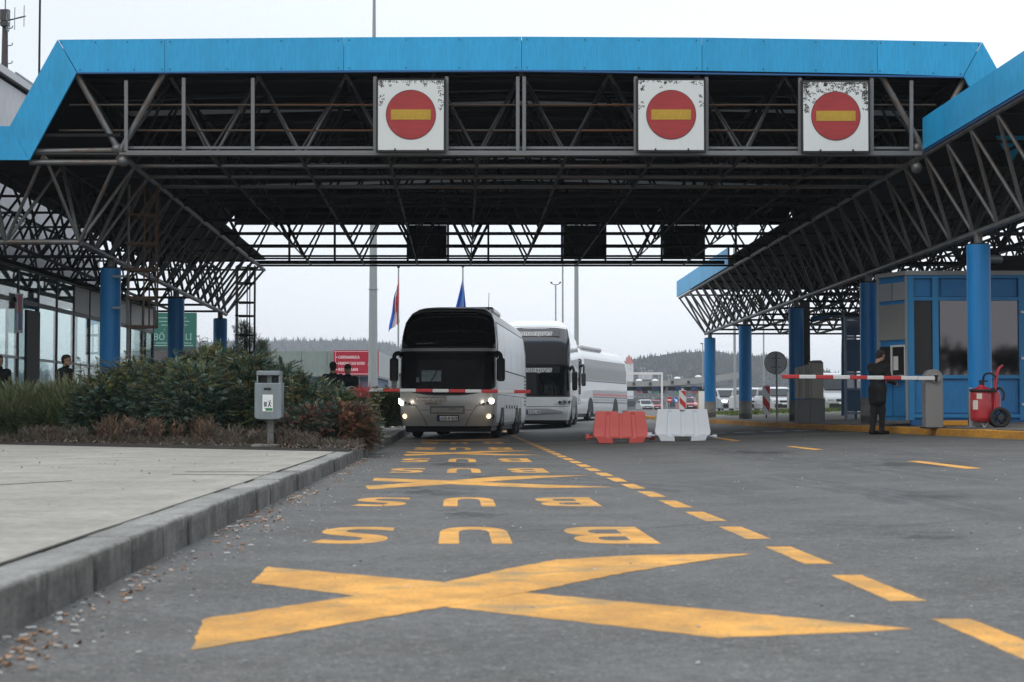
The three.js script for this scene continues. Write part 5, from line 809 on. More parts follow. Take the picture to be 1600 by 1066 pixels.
// ---------- traffic signs on the island ----------
{
  const D = 55, c = P(1212, 567, D), yB = GX(c.x, D) + IH, t = thing('round_sign', 'grey back of a round traffic sign on a pole on the island', 'sign', c.x, yB, D), h = c.y - yB, gm = std([0.82, 0.85, 0.86], 0.55, 0, { map: panelMap });
  part(t, 'pole', cylG(0.032, 0.032, h + 0.36, 0.03, (h + 0.36) / 2, 0.03, 12), M.galv); part(t, 'disc', new THREE.CylinderGeometry(0.355, 0.355, 0.02, 40).rotateX(Math.PI / 2).translate(0, h, 0), gm); part(t, 'rim', new THREE.TorusGeometry(0.355, 0.013, 8, 40).translate(0, h, 0.008), M.galv);
  for (const s of [-0.14, 0.14]) part(t, 'clamp', boxG(0.3, 0.03, 0.03, 0, h + s, 0.02), M.galv); part(t, 'sticker', boxG(0.06, 0.09, 0.004, 0.26, h - 0.05, 0.012), M.white);
}
function hazard(px0, px1, py0, py1, D, label) {
  const a = P(px0, py1, D), b = P(px1, py0, D), w = b.x - a.x, h = b.y - a.y, x = (a.x + b.x) / 2, g = GX(x, D) + 0.02, t = thing('hazard_board', label, 'hazard board', x, a.y, D, 0, null);
  part(t, 'board', new RoundedBoxGeometry(w, h, 0.03, 2, 0.012).translate(0, h / 2, 0), M.boomWhite);
  const iw = w * 0.84; for (const s of [[[-0.35, 0.03], [0.5, 0.03], [0.5, 0.33]], [[-0.5, 0.33], [0.5, 0.63], [0.5, 0.93], [-0.5, 0.62]], [[-0.5, 0.90], [-0.27, 0.97], [-0.5, 0.97]]].map(q => q.map(([a, b]) => [a * iw, h * (1 - b)]))) { part(t, 'stripe', new THREE.ExtrudeGeometry(polyShape(s), { depth: 0.004, bevelEnabled: false }).translate(0, 0, 0.0135), M.red); }
  if (D < 40) part(t, 'foot', boxG(0.16, 0.06, 0.1, 0, -0.02, 0, 0.01), M.dark); else if (a.y > g + 0.03) { part(t, 'foot', [boxG(0.04, a.y - g, 0.04, 0, -(a.y - g) / 2, -0.01), boxG(0.5, 0.08, 0.3, 0, -(a.y - g) + 0.04, -0.01, 0.02)], M.dark); }
  part(t, 'lamp', cylG(0.025, 0.025, 0.05, 0, h + 0.02, 0, 10), M.white);
}
hazard(1061, 1072.5, 610, 642, 36.4, 'small red and white striped board set in the notch of the white plastic barrier');
hazard(1191.5, 1203.5, 602.5, 648, 61, 'red and white striped board on the island beside the round sign');
function smallSign(px, D, label, draw) { const c = P(px, 625, D), yB = GX(c.x, D), h = c.y - yB, t = thing('traffic_sign', label, 'sign', c.x, yB, D); part(t, 'pole', cylG(0.03, 0.03, h, 0, h / 2, -0.02, 8), M.galv); const g = new THREE.CircleGeometry(0.29, 32); const d = part(t, 'disc', new THREE.CylinderGeometry(0.29, 0.29, 0.02, 32).rotateX(Math.PI / 2).translate(0, h, 0), M.white); const f = part(t, 'face', g, std(0xffffff, 0.5, 0, { map: canvasTex(128, 128, draw) })); f.position.set(0, h, 0.013); void d; }
smallSign(1046, 172, 'small round red no entry sign far down the lanes', (c) => { c.fillStyle = '#b8242c'; c.fillRect(0, 0, 128, 128); c.fillStyle = '#eee'; c.fillRect(20, 54, 88, 22); });
smallSign(1055.8, 172, 'small round blue arrow sign far down the lanes', (c) => { c.fillStyle = '#2468b0'; c.fillRect(0, 0, 128, 128); c.strokeStyle = '#fff'; c.lineWidth = 15; c.beginPath(); c.moveTo(34, 34); c.lineTo(90, 90); c.moveTo(92, 46); c.lineTo(92, 92); c.lineTo(46, 92); c.stroke(); });
// height gantry
{
  const D = 130, x1 = P(1034.5, 640, D).x, x0 = P(960, 640, D).x, yB = GX(x1, D), yT = P(1000, 585.5, D).y - yB, t = thing('height_gantry', 'white height limit gantry over the lanes behind the last coach', 'gantry', x1, yB, D);
  part(t, 'post', boxG(0.14, yT, 0.14, 0, yT / 2, 0), M.white); part(t, 'post', boxG(0.14, yT, 0.14, x0 - x1, yT / 2, 0), M.white); part(t, 'beam', boxG(x1 - x0 + 0.14, 0.17, 0.16, (x0 - x1) / 2, yT + 0.085, 0), M.white);
  for (const px of [980.5, 1005, 1016]) part(t, 'hanger', boxG(0.05, 0.3, 0.05, P(px, 640, D).x - x1, yT - 0.15, 0), M.white);
}
// ---------- toll plaza ----------
{
  const D = 250, t = thing('toll_plaza', 'low grey toll plaza roof with booths and lane signals below the ridge', 'toll plaza', 0, 0.3, D), X = px => P(px, 600, D).x, Y = py => P(1000, py, D).y - 0.3, cM = std([0.30, 0.31, 0.31], 0.7), dk = std([0.05, 0.055, 0.06], 0.8);
  const topc = [[955, 597], [990, 597], [1030, 596], [1070, 592.5], [1110, 588], [1150, 583], [1172, 580]], botc = [[1150, 592], [1110, 598], [1070, 602], [1030, 604.5], [990, 605], [955, 605]];
  part(t, 'roof', new THREE.ExtrudeGeometry(polyShape([...topc, ...botc].map(([x, y]) => [X(x), Y(y)])), { depth: 9, bevelEnabled: false }).translate(0, 0, -4.5), cM);
  part(t, 'roof_void', boxG(X(1120) - X(955), 0.5, 7, (X(1120) + X(955)) / 2, Y(607.5), -0.5), dk);
  for (const px of [997, 1022, 1056, 1089]) part(t, 'dome', new THREE.SphereGeometry(0.5, 14, 8, 0, 6.3, 0, 1.57).scale(1, 0.6, 1).translate(X(px), Y(px < 1040 ? 596 : px < 1070 ? 592.5 : 590), 2), M.white);
  for (const px of [987, 1012, 1046, 1071]) part(t, 'joint_block', boxG(0.35, 0.4, 0.2, X(px), Y(px > 1040 ? 598 : 600.5), 4.6), dk);
  for (const px of [975, 1018, 1039, 1060, 1082, 1105]) { part(t, 'pillar', boxG(0.35, Y(604), 0.35, X(px), Y(604) / 2, 3), M.pole); }
  for (const px of [985, 1004, 1028, 1050, 1075, 1098]) { const b = part(t, 'booth', boxG(1.3, 2.3, 2.2, X(px), 1.15, 1), std([0.30, 0.32, 0.34], 0.6)); part(b, 'window', boxG(1.1, 0.8, 0.06, X(px), 1.6, 2.13), std([0.10, 0.13, 0.15], 0.1)); part(b, 'lane_screen', boxG(1.5, 0.12, 0.1, X(px), Y(620.5), 2.2), M.white); }
  for (const [px, c] of [[996, 0], [1021.5, 1], [1056, 1], [1080, 0]]) { part(t, 'signal_board', boxG(0.75, 0.7, 0.2, X(px), Y(608), 3.6), std([0.03, 0.07, 0.25], 0.5)); part(t, 'signal', boxG(0.5, 0.42, 0.2, X(px), Y(612.8), 3.6), c ? std([0.05, 0.35, 0.22], 0.5) : std([0.5, 0.08, 0.08], 0.5)); part(t, 'signal_box', boxG(0.75, 0.45, 0.3, X(px + 9), Y(612.6), 3.6), M.dark); }
  for (const [px, py] of [[1004, 574.5], [1009.5, 574.5], [1017, 578.5], [1022, 578.5], [1031, 582.5], [1036, 582.5], [1047, 585.6], [1051.5, 585.6], [1065, 588.6], [1069, 588.6]]) part(t, 'roof_lamp', [boxG(0.25, 0.06, 0.1, X(px), Y(py), -3), boxG(0.03, Y(py) - Y(596), 0.03, X(px) + 0.1, (Y(py) + Y(596)) / 2, -3)], M.white);
  part(t, 'control_room', boxG(X(1019) - X(1001), 1.1, 5, (X(1019) + X(1001)) / 2, Y(587.5), -2), M.cladding);
}
// white hall right of the plaza
{
  const D = 215, t = thing('low_hall', 'long pale flat roofed hall behind the parked cars', 'building', 0, 0.5, D), X = px => P(px, 600, D).x, Y = py => P(1200, py, D).y - 0.5, w = std([0.42, 0.43, 0.44], 0.7);
  part(t, 'wall', boxG(X(1262) - X(1121), Y(608), 10, (X(1262) + X(1121)) / 2, Y(608) / 2, -5), w); part(t, 'roof', boxG(X(1263) - X(1120), 0.25, 10.4, (X(1263) + X(1120)) / 2, Y(607), -5), M.galv);
  part(t, 'wall', boxG(X(1325) - X(1262), Y(612), 8, (X(1325) + X(1262)) / 2, Y(612) / 2, -5), std([0.22, 0.25, 0.28], 0.7));
  for (const [a, b] of [[1136, 1148], [1152, 1158], [1284, 1297], [1300, 1312]]) { const f = part(t, 'window', boxG(X(b) - X(a), 0.75, 0.1, (X(a) + X(b)) / 2, Y(610.5), 0.03), std([0.08, 0.11, 0.14], 0.15)); part(f, 'frame', boxG(0.06, 0.75, 0.06, (X(a) + X(b)) / 2, Y(610.5), 0.1), M.white); }
}
// castle tower
{
  const D = 1150, c = P(983, 585, D), yB = 14, Y = py => P(983, py, D).y - yB, X = px => P(px, 580, D).x - c.x, t = thing('castle_tower', 'white tower with a steep red roof on the ridge', 'tower', c.x, yB, D, 0.25), w = (X(990) - X(976.5)) / 1.25;
  part(t, 'wall', boxG(w, Y(567.5) + 6, w, 0, Y(567.5) / 2 - 3, 0), M.white); part(t, 'roof', new THREE.ConeGeometry(w * 0.78, Y(554) - Y(568), 4).rotateY(Math.PI / 4).translate(0, (Y(554) + Y(568)) / 2, 0), std([0.42, 0.10, 0.07], 0.8));
  for (const py of [570.5, 576.5]) part(t, 'window', boxG(w * 0.12, 0.5, 0.1, w * 0.06, Y(py), w / 2 + 0.02), M.dark);
}
// low white service building with the red board
{
  const D = 96, t = thing('service_building', 'low building with pale green fascia band and grey blue wall', 'building', 0, 0.1, D), X = px => P(px, 600, D).x, Y = py => P(500, py, D).y - 0.1, x0 = X(392), x1 = X(590);
  part(t, 'wall', boxG(x1 - x0 - 0.4, Y(588), 12, (x0 + x1) / 2 - 0.1, Y(588) / 2, -6.5), std([0.16, 0.20, 0.28], 0.7));
  for (let k = 0; k < 5; k++) { const a = lerp(x0, x1, k / 5), b = lerp(x0, x1, (k + 1) / 5); part(t, 'fascia_panel', boxG(b - a - 0.02, Y(549) - Y(588), 0.1, (a + b) / 2, (Y(549) + Y(588)) / 2, 0), std([0.27, 0.33, 0.30], 0.6, 0, { map: panelMap })); }
  part(t, 'side_fascia', boxG(0.1, Y(549) - Y(588), 24, x1, (Y(549) + Y(588)) / 2, -12.1), std([0.36, 0.38, 0.37], 0.6)); part(t, 'roof', boxG(x1 - x0, 0.1, 24, (x0 + x1) / 2, Y(551), -12.1), M.deck);
  part(t, 'downpipe', boxG(0.08, Y(588), 0.08, X(560), Y(588) / 2, -0.4), M.galv); part(t, 'door', boxG(1.0, 2.1, 0.1, X(500), 1.05, -0.46), std([0.05, 0.07, 0.1], 0.4));
  const sb = thing('direction_board', 'red board with white text lines and a wheelchair pictogram over the service building', 'sign', (X(522) + X(592)) / 2, P(550, 586.5, D - 0.25).y, D - 0.25), w = X(592) - X(522), h = Y(548) - Y(587);
  part(sb, 'board', boxG(w, h, 0.06, 0, h / 2, 0), std([0.42, 0.03, 0.06], 0.5));
  const [g, m] = textPlane(w * 0.98, h * 0.96, 512, 280, (c) => { c.fillStyle = '#a81c34'; c.fillRect(0, 0, 512, 280); c.fillStyle = '#e6dcdc'; c.fillRect(0, 6, 512, 5); c.fillRect(0, 268, 512, 6); c.fillRect(14, 8, 4, 262); c.font = 'bold 46px sans-serif'; c.fillText('CARINARNICA', 46, 92, 250); c.fillText('PARKING TAXI ROOM', 46, 164, 310); c.fillText('RESTORAN', 46, 236, 250); for (const y of [76, 148, 220]) { c.beginPath(); c.arc(30, y, 7, 0, 7); c.fill(); } c.strokeStyle = '#e6dcdc'; c.lineWidth = 9; c.beginPath(); c.arc(424, 158, 26, 0.2, 4.4); c.moveTo(424, 96); c.lineTo(426, 146); c.lineTo(452, 150); c.lineTo(464, 190); c.stroke(); c.beginPath(); c.arc(424, 82, 10, 0, 7); c.fill(); c.fillRect(484, 76, 14, 10); c.fillRect(482, 96, 18, 80); });
  const q = part(sb, 'lettering', g, m); q.position.set(0, h / 2, 0.032);
  for (const s of [-0.4, 0.4]) part(sb, 'bracket', boxG(0.05, h, 0.14, s * w, h / 2, -0.1), M.galv);
  const t2 = thing('annex', 'small pale annex with a dark eave beside the thick mast', 'building', X(600), 0.1, 112); part(t2, 'wall', boxG(2.4, 2.9, 6, 0.5, 1.45, -3), std([0.36, 0.36, 0.34], 0.8)); part(t2, 'roof', boxG(2.7, 0.2, 6.4, 0.5, 3.0, -3), M.tubeDark); part(t2, 'window', boxG(1.3, 1.2, 0.06, 0.6, 1.1, 0.02), std([0.12, 0.15, 0.17], 0.1));
}
// green billboard
{
  const D = 66, a = P(238, 548, D), b = P(307, 489, D), w = b.x - a.x, h = b.y - a.y, t = thing('billboard', 'large green billboard lettered in white behind the blue columns', 'billboard', (a.x + b.x) / 2, 0.15, D);
  const yb = a.y - 0.15; part(t, 'board', boxG(w, h, 0.16, 0, yb + h / 2, 0), std([0.05, 0.16, 0.14], 0.6));
  const [g, m] = textPlane(w * 0.985, h * 0.985, 512, 440, (c) => { const gr = c; gr.fillStyle = '#37746b'; gr.fillRect(0, 0, 512, 440); c.fillStyle = '#4b5a5a'; c.fillRect(0, 396, 512, 44); c.fillStyle = '#a9cdc4'; c.font = '104px sans-serif'; c.fillText('BÖ', 8, 318); c.fillText('LI', 384, 318); c.fillText('L', 330, 318); c.font = '30px sans-serif'; c.fillText('A', 130, 208); for (const [x, y, ww] of [[60, 52, 340], [76, 94, 360], [100, 138, 310], [40, 350, 420], [20, 380, 460]]) c.fillRect(x, y, ww, 9); });
  const q = part(t, 'print', g, m); q.position.set(0, yb + h / 2, 0.082); part(t, 'lower_board', boxG(w, 0.9, 0.14, 0, yb - 0.46, 0), std([0.13, 0.12, 0.125], 0.7)); for (const s of [-0.42, 0.42]) part(t, 'leg', boxG(0.14, yb + 0.1, 0.14, s * w, yb / 2, -0.12), M.galv);
}
// ---------- cars ----------
const carGlass = phys([0.02, 0.024, 0.03], 0.12, { ior: 1.3 });
function car(name, label, cat, px, D, turn, paint, van, group, lit) {
  const c = P(px, 640, D), t = thing(name, label, cat, c.x, GX(c.x, D), D, turn, group), W = van ? 1.9 : 1.78, L = van ? 4.8 : 4.3, H = van ? 1.95 : 1.48, bel = van ? 1.08 : 0.92;
  const body = new THREE.Shape(); body.moveTo(0.02, 0.2); body.lineTo(-0.01, 0.5); body.quadraticCurveTo(0.0, 0.7, 0.16, 0.76); body.lineTo(van ? 0.7 : 1.15, bel); body.lineTo(L - 0.35, bel + 0.02); body.quadraticCurveTo(L, bel, L, 0.7); body.lineTo(L - 0.05, 0.2); body.closePath();
  const ext = (s, w, b) => new THREE.ExtrudeGeometry(s, { depth: w - 2 * b, bevelEnabled: true, bevelSize: b * 0.6, bevelThickness: b, bevelSegments: 3, curveSegments: 6 }).translate(0, 0, -(w - 2 * b) / 2).rotateY(Math.PI / 2);
  part(t, 'body', ext(body, W, 0.09), paint);
  const x0 = van ? 0.6 : 1.0, cab = new THREE.Shape(); cab.moveTo(x0, bel - 0.02); cab.lineTo(x0 + (van ? 0.75 : 0.8), H - 0.08); cab.quadraticCurveTo(x0 + 0.95, H, x0 + 1.3, H); cab.lineTo(L - (van ? 0.3 : 0.9), H - 0.04); cab.quadraticCurveTo(L - 0.35, H - 0.1, L - 0.22, bel); cab.closePath();
  part(t, 'cabin', ext(cab, W - 0.24, 0.12), paint);
  const wsl = Math.hypot(0.75, H - bel - 0.12), ws = part(t, 'windscreen', new RoundedBoxGeometry(W - 0.42, wsl - 0.06, 0.03, 2, 0.014), carGlass); ws.position.set(0, (bel + H - 0.1) / 2 + 0.055, -(x0 + 0.30)); ws.rotation.x = -Math.atan2(0.78, H - bel - 0.06);
  for (const s of [-1, 1]) {
    part(t, 'side_window', boxG(0.03, (H - bel) * 0.62, L * 0.42, s * (W / 2 - 0.12), bel + (H - bel) * 0.46, -(L * 0.58), 0.012), carGlass);
    part(t, 'headlight', new RoundedBoxGeometry(0.36, 0.15, 0.12, 2, 0.05).translate(s * (W / 2 - 0.27), 0.64, 0.0), lit ? lampOn : lens); part(t, 'mirror', new RoundedBoxGeometry(0.2, 0.13, 0.1, 2, 0.04).translate(s * (W / 2 + 0.06), bel + 0.08, -(x0 + 0.45)), paint);
    for (const z of [0.8, L - 0.8]) { const w = part(t, 'wheel', new THREE.TorusGeometry(0.24, 0.085, 8, 20).rotateY(Math.PI / 2).translate(s * (W / 2 - 0.1), 0.32, -z), M.rubber); part(w, 'rim', cylG(0.2, 0.2, 0.12, 0, 0, 0, 14).rotateZ(Math.PI / 2).translate(s * (W / 2 - 0.1), 0.32, -z), M.steelLight); }
  }
  part(t, 'grille', new RoundedBoxGeometry(0.8, 0.12, 0.04, 2, 0.015).translate(0, 0.62, 0.06), M.dark); part(t, 'bumper_intake', new RoundedBoxGeometry(W - 0.35, 0.24, 0.05, 2, 0.02).translate(0, 0.34, 0.055), M.dark); part(t, 'number_plate', boxG(0.5, 0.11, 0.02, 0, 0.48, 0.07), M.white);
  return t;
}
const paintM = (c) => phys(c, 0.3, { clearcoat: 1, clearcoatRoughness: 0.05 });
const gC = null, wM = paintM([0.45, 0.46, 0.47]), sM = paintM([0.30, 0.32, 0.33]), dM = paintM([0.06, 0.08, 0.10]), rM = paintM([0.42, 0.06, 0.06]);
car('parked_car', 'silver car with lit lights and a roof box between the two outer blue columns', 'car', 1146, 118, 0.12, sM, false, gC, true);
{ const t = thing('roof_box', 'black roof box on the silver car with lit lights', 'roof box', P(1151, 620, 118).x, P(1151, 621, 118).y, 119.8); part(t, 'shell', new THREE.SphereGeometry(0.5, 16, 8).scale(0.9, 0.4, 1.8).translate(0, 0.05, -0.4), M.dark); part(t, 'rack', [boxG(1.1, 0.03, 0.04, 0, -0.15, 0), boxG(1.1, 0.03, 0.04, 0, -0.15, -0.8)], M.dark); }
car('parked_car', 'dark car half hidden behind the outermost blue column', 'car', 1129, 135, 0.1, dM, false, gC);
car('parked_car', 'white car half hidden behind the wider of the outer blue columns', 'car', 1183, 112, 0.1, wM, false, gC);
car('parked_car', 'dark blue car framed beside the striped board on the island', 'car', 1204, 120, 0.1, dM, false, gC);
car('parked_car', 'white car seen between the round sign pole and the boxed post', 'car', 1228, 108, 0.14, wM, false, gC);
car('parked_car', 'white car between the grey cabinet and the pale van', 'car', 1297, 96, 0.2, wM, false, gC);
car('parked_van', 'pale silver van just beside the curved blue drain pipe', 'van', 1318, 86, 0.25, sM, true, gC);
{ const t = car('parked_car', 'red patrol car with a blue light bar beyond the white plastic barrier', 'car', 1079, 195, 0.1, rM, false, gC); part(t, 'light_bar', boxG(0.9, 0.1, 0.2, 0, 1.54, -2), std([0.05, 0.15, 0.5], 0.3)); }
car('distant_car', 'small red car far down the lanes left of the gantry post', 'car', 1027, 240, 0.1, rM, false, gC);
car('distant_car', 'small white car far down the lanes behind the red barrier', 'car', 1012, 235, 0.1, wM, false, gC);
car('distant_car', 'white vehicle behind the thick mast near the hedge', 'car', 603, 88, 0.6, wM, false, gC);
{ const t = thing('white_hut', 'white post like hut beside the outermost blue column', 'hut', P(1096, 640, 120).x, GX(P(1096, 640, 120).x, 120), 120); const h = P(1096, 611, 120).y - t.position.y; part(t, 'wall', boxG(0.42, h, 0.5, 0, h / 2, 0), M.white); part(t, 'cap', boxG(0.5, 0.1, 0.56, 0.02, h + 0.06, 0), M.dark); part(t, 'edge_strip', boxG(0.05, h, 0.06, -0.24, h / 2, 0.2), std([0.5, 0.33, 0.05], 0.6)); }
// ---------- people ----------
function field(caps, lo, size, N, k) {   // smooth union of tapered capsules, meshed; caps: [a, b, ra, rb, scaleZ]
  const mc = new MarchingCubes(N, new THREE.MeshBasicMaterial(), false, false, 120000), f = mc.field, half = N / 2; mc.isolation = 0;
  const B = caps.map(([a, b, ra, rb]) => { const d = b.clone().sub(a); return { a, d, l2: d.lengthSq() || 1e-9, ra, rb, mx: Math.max(ra, rb) }; });
  for (let z = 0; z < N; z++) for (let y = 0; y < N; y++) for (let x = 0; x < N; x++) {
    const px = lo.x + ((x - half) / half * 0.5 + 0.5) * size, py = lo.y + ((y - half) / half * 0.5 + 0.5) * size, pz = lo.z + ((z - half) / half * 0.5 + 0.5) * size;
    let d = 1;
    for (const c of B) {
      const qx = px - c.a.x, qy = py - c.a.y, qz = pz - c.a.z; let t = (qx * c.d.x + qy * c.d.y + qz * c.d.z) / c.l2; t = t < 0 ? 0 : t > 1 ? 1 : t;
      const ex = qx - c.d.x * t, ey = qy - c.d.y * t, ez = qz - c.d.z * t, e = Math.sqrt(ex * ex + ey * ey + ez * ez) - lerp(c.ra, c.rb, t);
      const h = clamp(0.5 + 0.5 * (d - e) / k, 0, 1); d = lerp(d, e, h) - k * h * (1 - h);
    }
    f[x + y * N + z * N * N] = -d;
  }
  mc.update();
  const n = mc.count, pos = new Float32Array(n * 3), nor = new Float32Array(n * 3);
  for (let i = 0; i < n; i++) { for (let q = 0; q < 3; q++) { pos[i * 3 + q] = [lo.x, lo.y, lo.z][q] + (mc.positionArray[i * 3 + q] * 0.5 + 0.5) * size; nor[i * 3 + q] = mc.normalArray[i * 3 + q]; } }
  const g = new THREE.BufferGeometry(); g.setAttribute('position', new THREE.BufferAttribute(pos, 3)); g.setAttribute('normal', new THREE.BufferAttribute(nor, 3)); return g;
}
const W3 = (x, y, z) => new THREE.Vector3(x, y, z);
function headGeo(c, turn, tilt) {   // face towards +z, centre of skull c
  const q = new THREE.Quaternion().setFromEuler(new THREE.Euler(tilt, turn, 0, 'YXZ')), at = (x, y, z) => W3(x, y, z).applyQuaternion(q).add(c);
  const skin = field([
    [at(0, 0.03, -0.018), at(0, 0.035, 0.018), 0.082, 0.078], [at(0, -0.03, 0.025), at(0, -0.075, 0.045), 0.062, 0.042], [at(-0.03, -0.06, 0.02), at(0.03, -0.06, 0.02), 0.045, 0.045],
    [at(0, 0.012, 0.088), at(0, -0.024, 0.106), 0.010, 0.014], [at(-0.035, 0.03, 0.074), at(0.035, 0.03, 0.074), 0.014, 0.014], [at(-0.018, -0.055, 0.080), at(0.018, -0.055, 0.080), 0.010, 0.010],
    [at(-0.082, 0.015, -0.008), at(-0.084, -0.018, -0.004), 0.012, 0.009], [at(0.082, 0.015, -0.008), at(0.084, -0.018, -0.004), 0.012, 0.009], [at(0, -0.06, -0.02), at(0, -0.15, -0.03), 0.056, 0.06],
  ], c.clone().addScalar(-0.19), 0.38, 72, 0.012);
  const hair = field([[at(0, 0.045, -0.028), at(0, 0.055, 0.01), 0.088, 0.080], [at(0, 0.0, -0.045), at(0, -0.045, -0.055), 0.072, 0.05]], c.clone().addScalar(-0.19), 0.38, 56, 0.02);
  const cap = field([[at(0, 0.06, -0.02), at(0, 0.065, 0.015), 0.088, 0.086], [at(-0.05, 0.045, 0.10), at(0.05, 0.045, 0.10), 0.012, 0.012], [at(-0.04, 0.04, 0.135), at(0.04, 0.04, 0.135), 0.009, 0.009]], c.clone().addScalar(-0.19), 0.38, 56, 0.02);
  return { skin, hair, cap };
}
function handGeo(wrist, dir, up, side, curl) {   // dir: along the fingers, up: back of hand, side: +1 thumb towards (dir x up)
  const f = dir.clone().normalize(), u = up.clone().addScaledVector(f, -up.dot(f)).normalize(), r = f.clone().cross(u).multiplyScalar(side), at = (a, b, c) => wrist.clone().addScaledVector(f, a).addScaledVector(r, b).addScaledVector(u, c), caps = [];
  [[0.03, 0.078], [0.011, 0.086], [-0.009, 0.080], [-0.028, 0.062]].forEach(([b, len]) => {
    caps.push([at(0.0, b * 0.6, 0), at(0.085, b, 0), 0.016, 0.012]);
    let p = at(0.085, b, 0), a = 0; for (let k = 0; k < 3; k++) { a += curl; const L = len * [0.46, 0.30, 0.24][k], n = p.clone().addScaledVector(f, Math.cos(a) * L).addScaledVector(u, -Math.sin(a) * L); caps.push([p, n, 0.0092 - k * 0.0008, 0.0084 - k * 0.0008]); p = n; }
  });
  const t0 = at(0.025, 0.025, -0.006), t1 = at(0.06, 0.055, -0.016), t2 = at(0.088, 0.062, -0.026), t3 = at(0.108, 0.060, -0.036); caps.push([t0, t1, 0.015, 0.011], [t1, t2, 0.010, 0.009], [t2, t3, 0.009, 0.0075], [at(-0.05, 0, 0), at(0.01, 0, 0), 0.024, 0.026]);
  return field(caps, at(0.06, 0, -0.01).addScalar(-0.14), 0.28, 84, 0.006);
}
function person(label, x, y, D, turn, J, o = {}) {
  const t = thing('person', label, 'person', x, y, D, turn), c = [], seg = (a, b, ra, rb) => c.push([J[a], J[b], ra, rb]);
  const wide = o.wide ?? 1;
  c.push([J.hip.clone().add(W3(-0.07, 0, 0)), J.hip.clone().add(W3(0.07, 0, 0)), 0.125 * wide, 0.125 * wide], [J.hip, J.chest, 0.135 * wide, 0.15 * wide], [J.chest.clone().add(W3(-0.09, 0.03, 0)), J.chest.clone().add(W3(0.09, 0.03, 0)), 0.125 * wide, 0.125 * wide], [J.shL, J.shR, 0.078, 0.078], [J.chest.clone().add(W3(0, 0.12, 0)), J.neck, 0.1, 0.066]);
  for (const s of ['L', 'R']) { seg('sh' + s, 'el' + s, 0.073, 0.056); seg('el' + s, 'wr' + s, 0.056, 0.042); c.push([J['hp' + s], J['kn' + s], 0.102, 0.072]); c.push([J['kn' + s], J['an' + s], 0.072, 0.052]); c.push([J['an' + s].clone().add(W3(0, -0.035, -0.04)), J['to' + s], 0.05, 0.036]); }
  // coat hem
  if (o.coat) c.push([J.hip.clone().add(W3(-0.06, -0.02, 0)), J.hip.clone().add(W3(-0.075, -0.24, -0.01)), 0.13, 0.115], [J.hip.clone().add(W3(0.06, -0.02, 0)), J.hip.clone().add(W3(0.075, -0.24, -0.01)), 0.13, 0.115]);
  const cloth_ = std(o.cloth ?? [0.006, 0.006, 0.007], 0.85, 0, { bumpMap: fineBump, bumpScale: 0.003 }), skin = std([0.33, 0.19, 0.13], 0.55);
  part(t, 'body', field(c, W3(-0.95, -0.03, -0.95), 1.9, o.N ?? 132, 0.045), cloth_);
  const h = headGeo(J.head, o.headTurn ?? 0, o.headTilt ?? 0); part(t, 'head', h.skin, skin); part(t, 'hair', h.hair, std([0.02, 0.015, 0.012], 0.8)); if (o.cap) part(t, 'cap', h.cap, std([0.012, 0.013, 0.018], 0.8));
  for (const s of ['L', 'R']) { const dir = J['wr' + s].clone().sub(J['el' + s]).normalize(); part(t, 'hand', handGeo(J['wr' + s].clone().addScaledVector(dir, 0.03), dir, s === 'L' ? W3(1, 0.1, 0.3) : W3(-1, 0.1, 0.3), s === 'L' ? 1 : -1, o.curl ?? 0.3), skin); }
  part(t, 'collar', new THREE.TorusGeometry(0.072, 0.018, 8, 24).rotateX(Math.PI / 2 - 0.25).translate(J.neck.x, J.neck.y + 0.01, J.neck.z), cloth_);
  return t;
}
const stand = () => ({ hip: W3(0, 0.95, 0), chest: W3(0, 1.28, 0), neck: W3(0, 1.5, -0.01), head: W3(0, 1.65, 0.015), shL: W3(0.19, 1.41, -0.01), shR: W3(-0.19, 1.41, -0.01), elL: W3(0.25, 1.12, -0.03), elR: W3(-0.25, 1.12, -0.03), wrL: W3(0.26, 0.87, 0.05), wrR: W3(-0.26, 0.87, 0.05), hpL: W3(0.095, 0.9, 0), hpR: W3(-0.095, 0.9, 0), knL: W3(0.1, 0.5, 0.02), knR: W3(-0.1, 0.5, 0.02), anL: W3(0.105, 0.085, -0.02), anR: W3(-0.105, 0.085, -0.02), toL: W3(0.12, 0.04, 0.17), toR: W3(-0.12, 0.04, 0.17) });
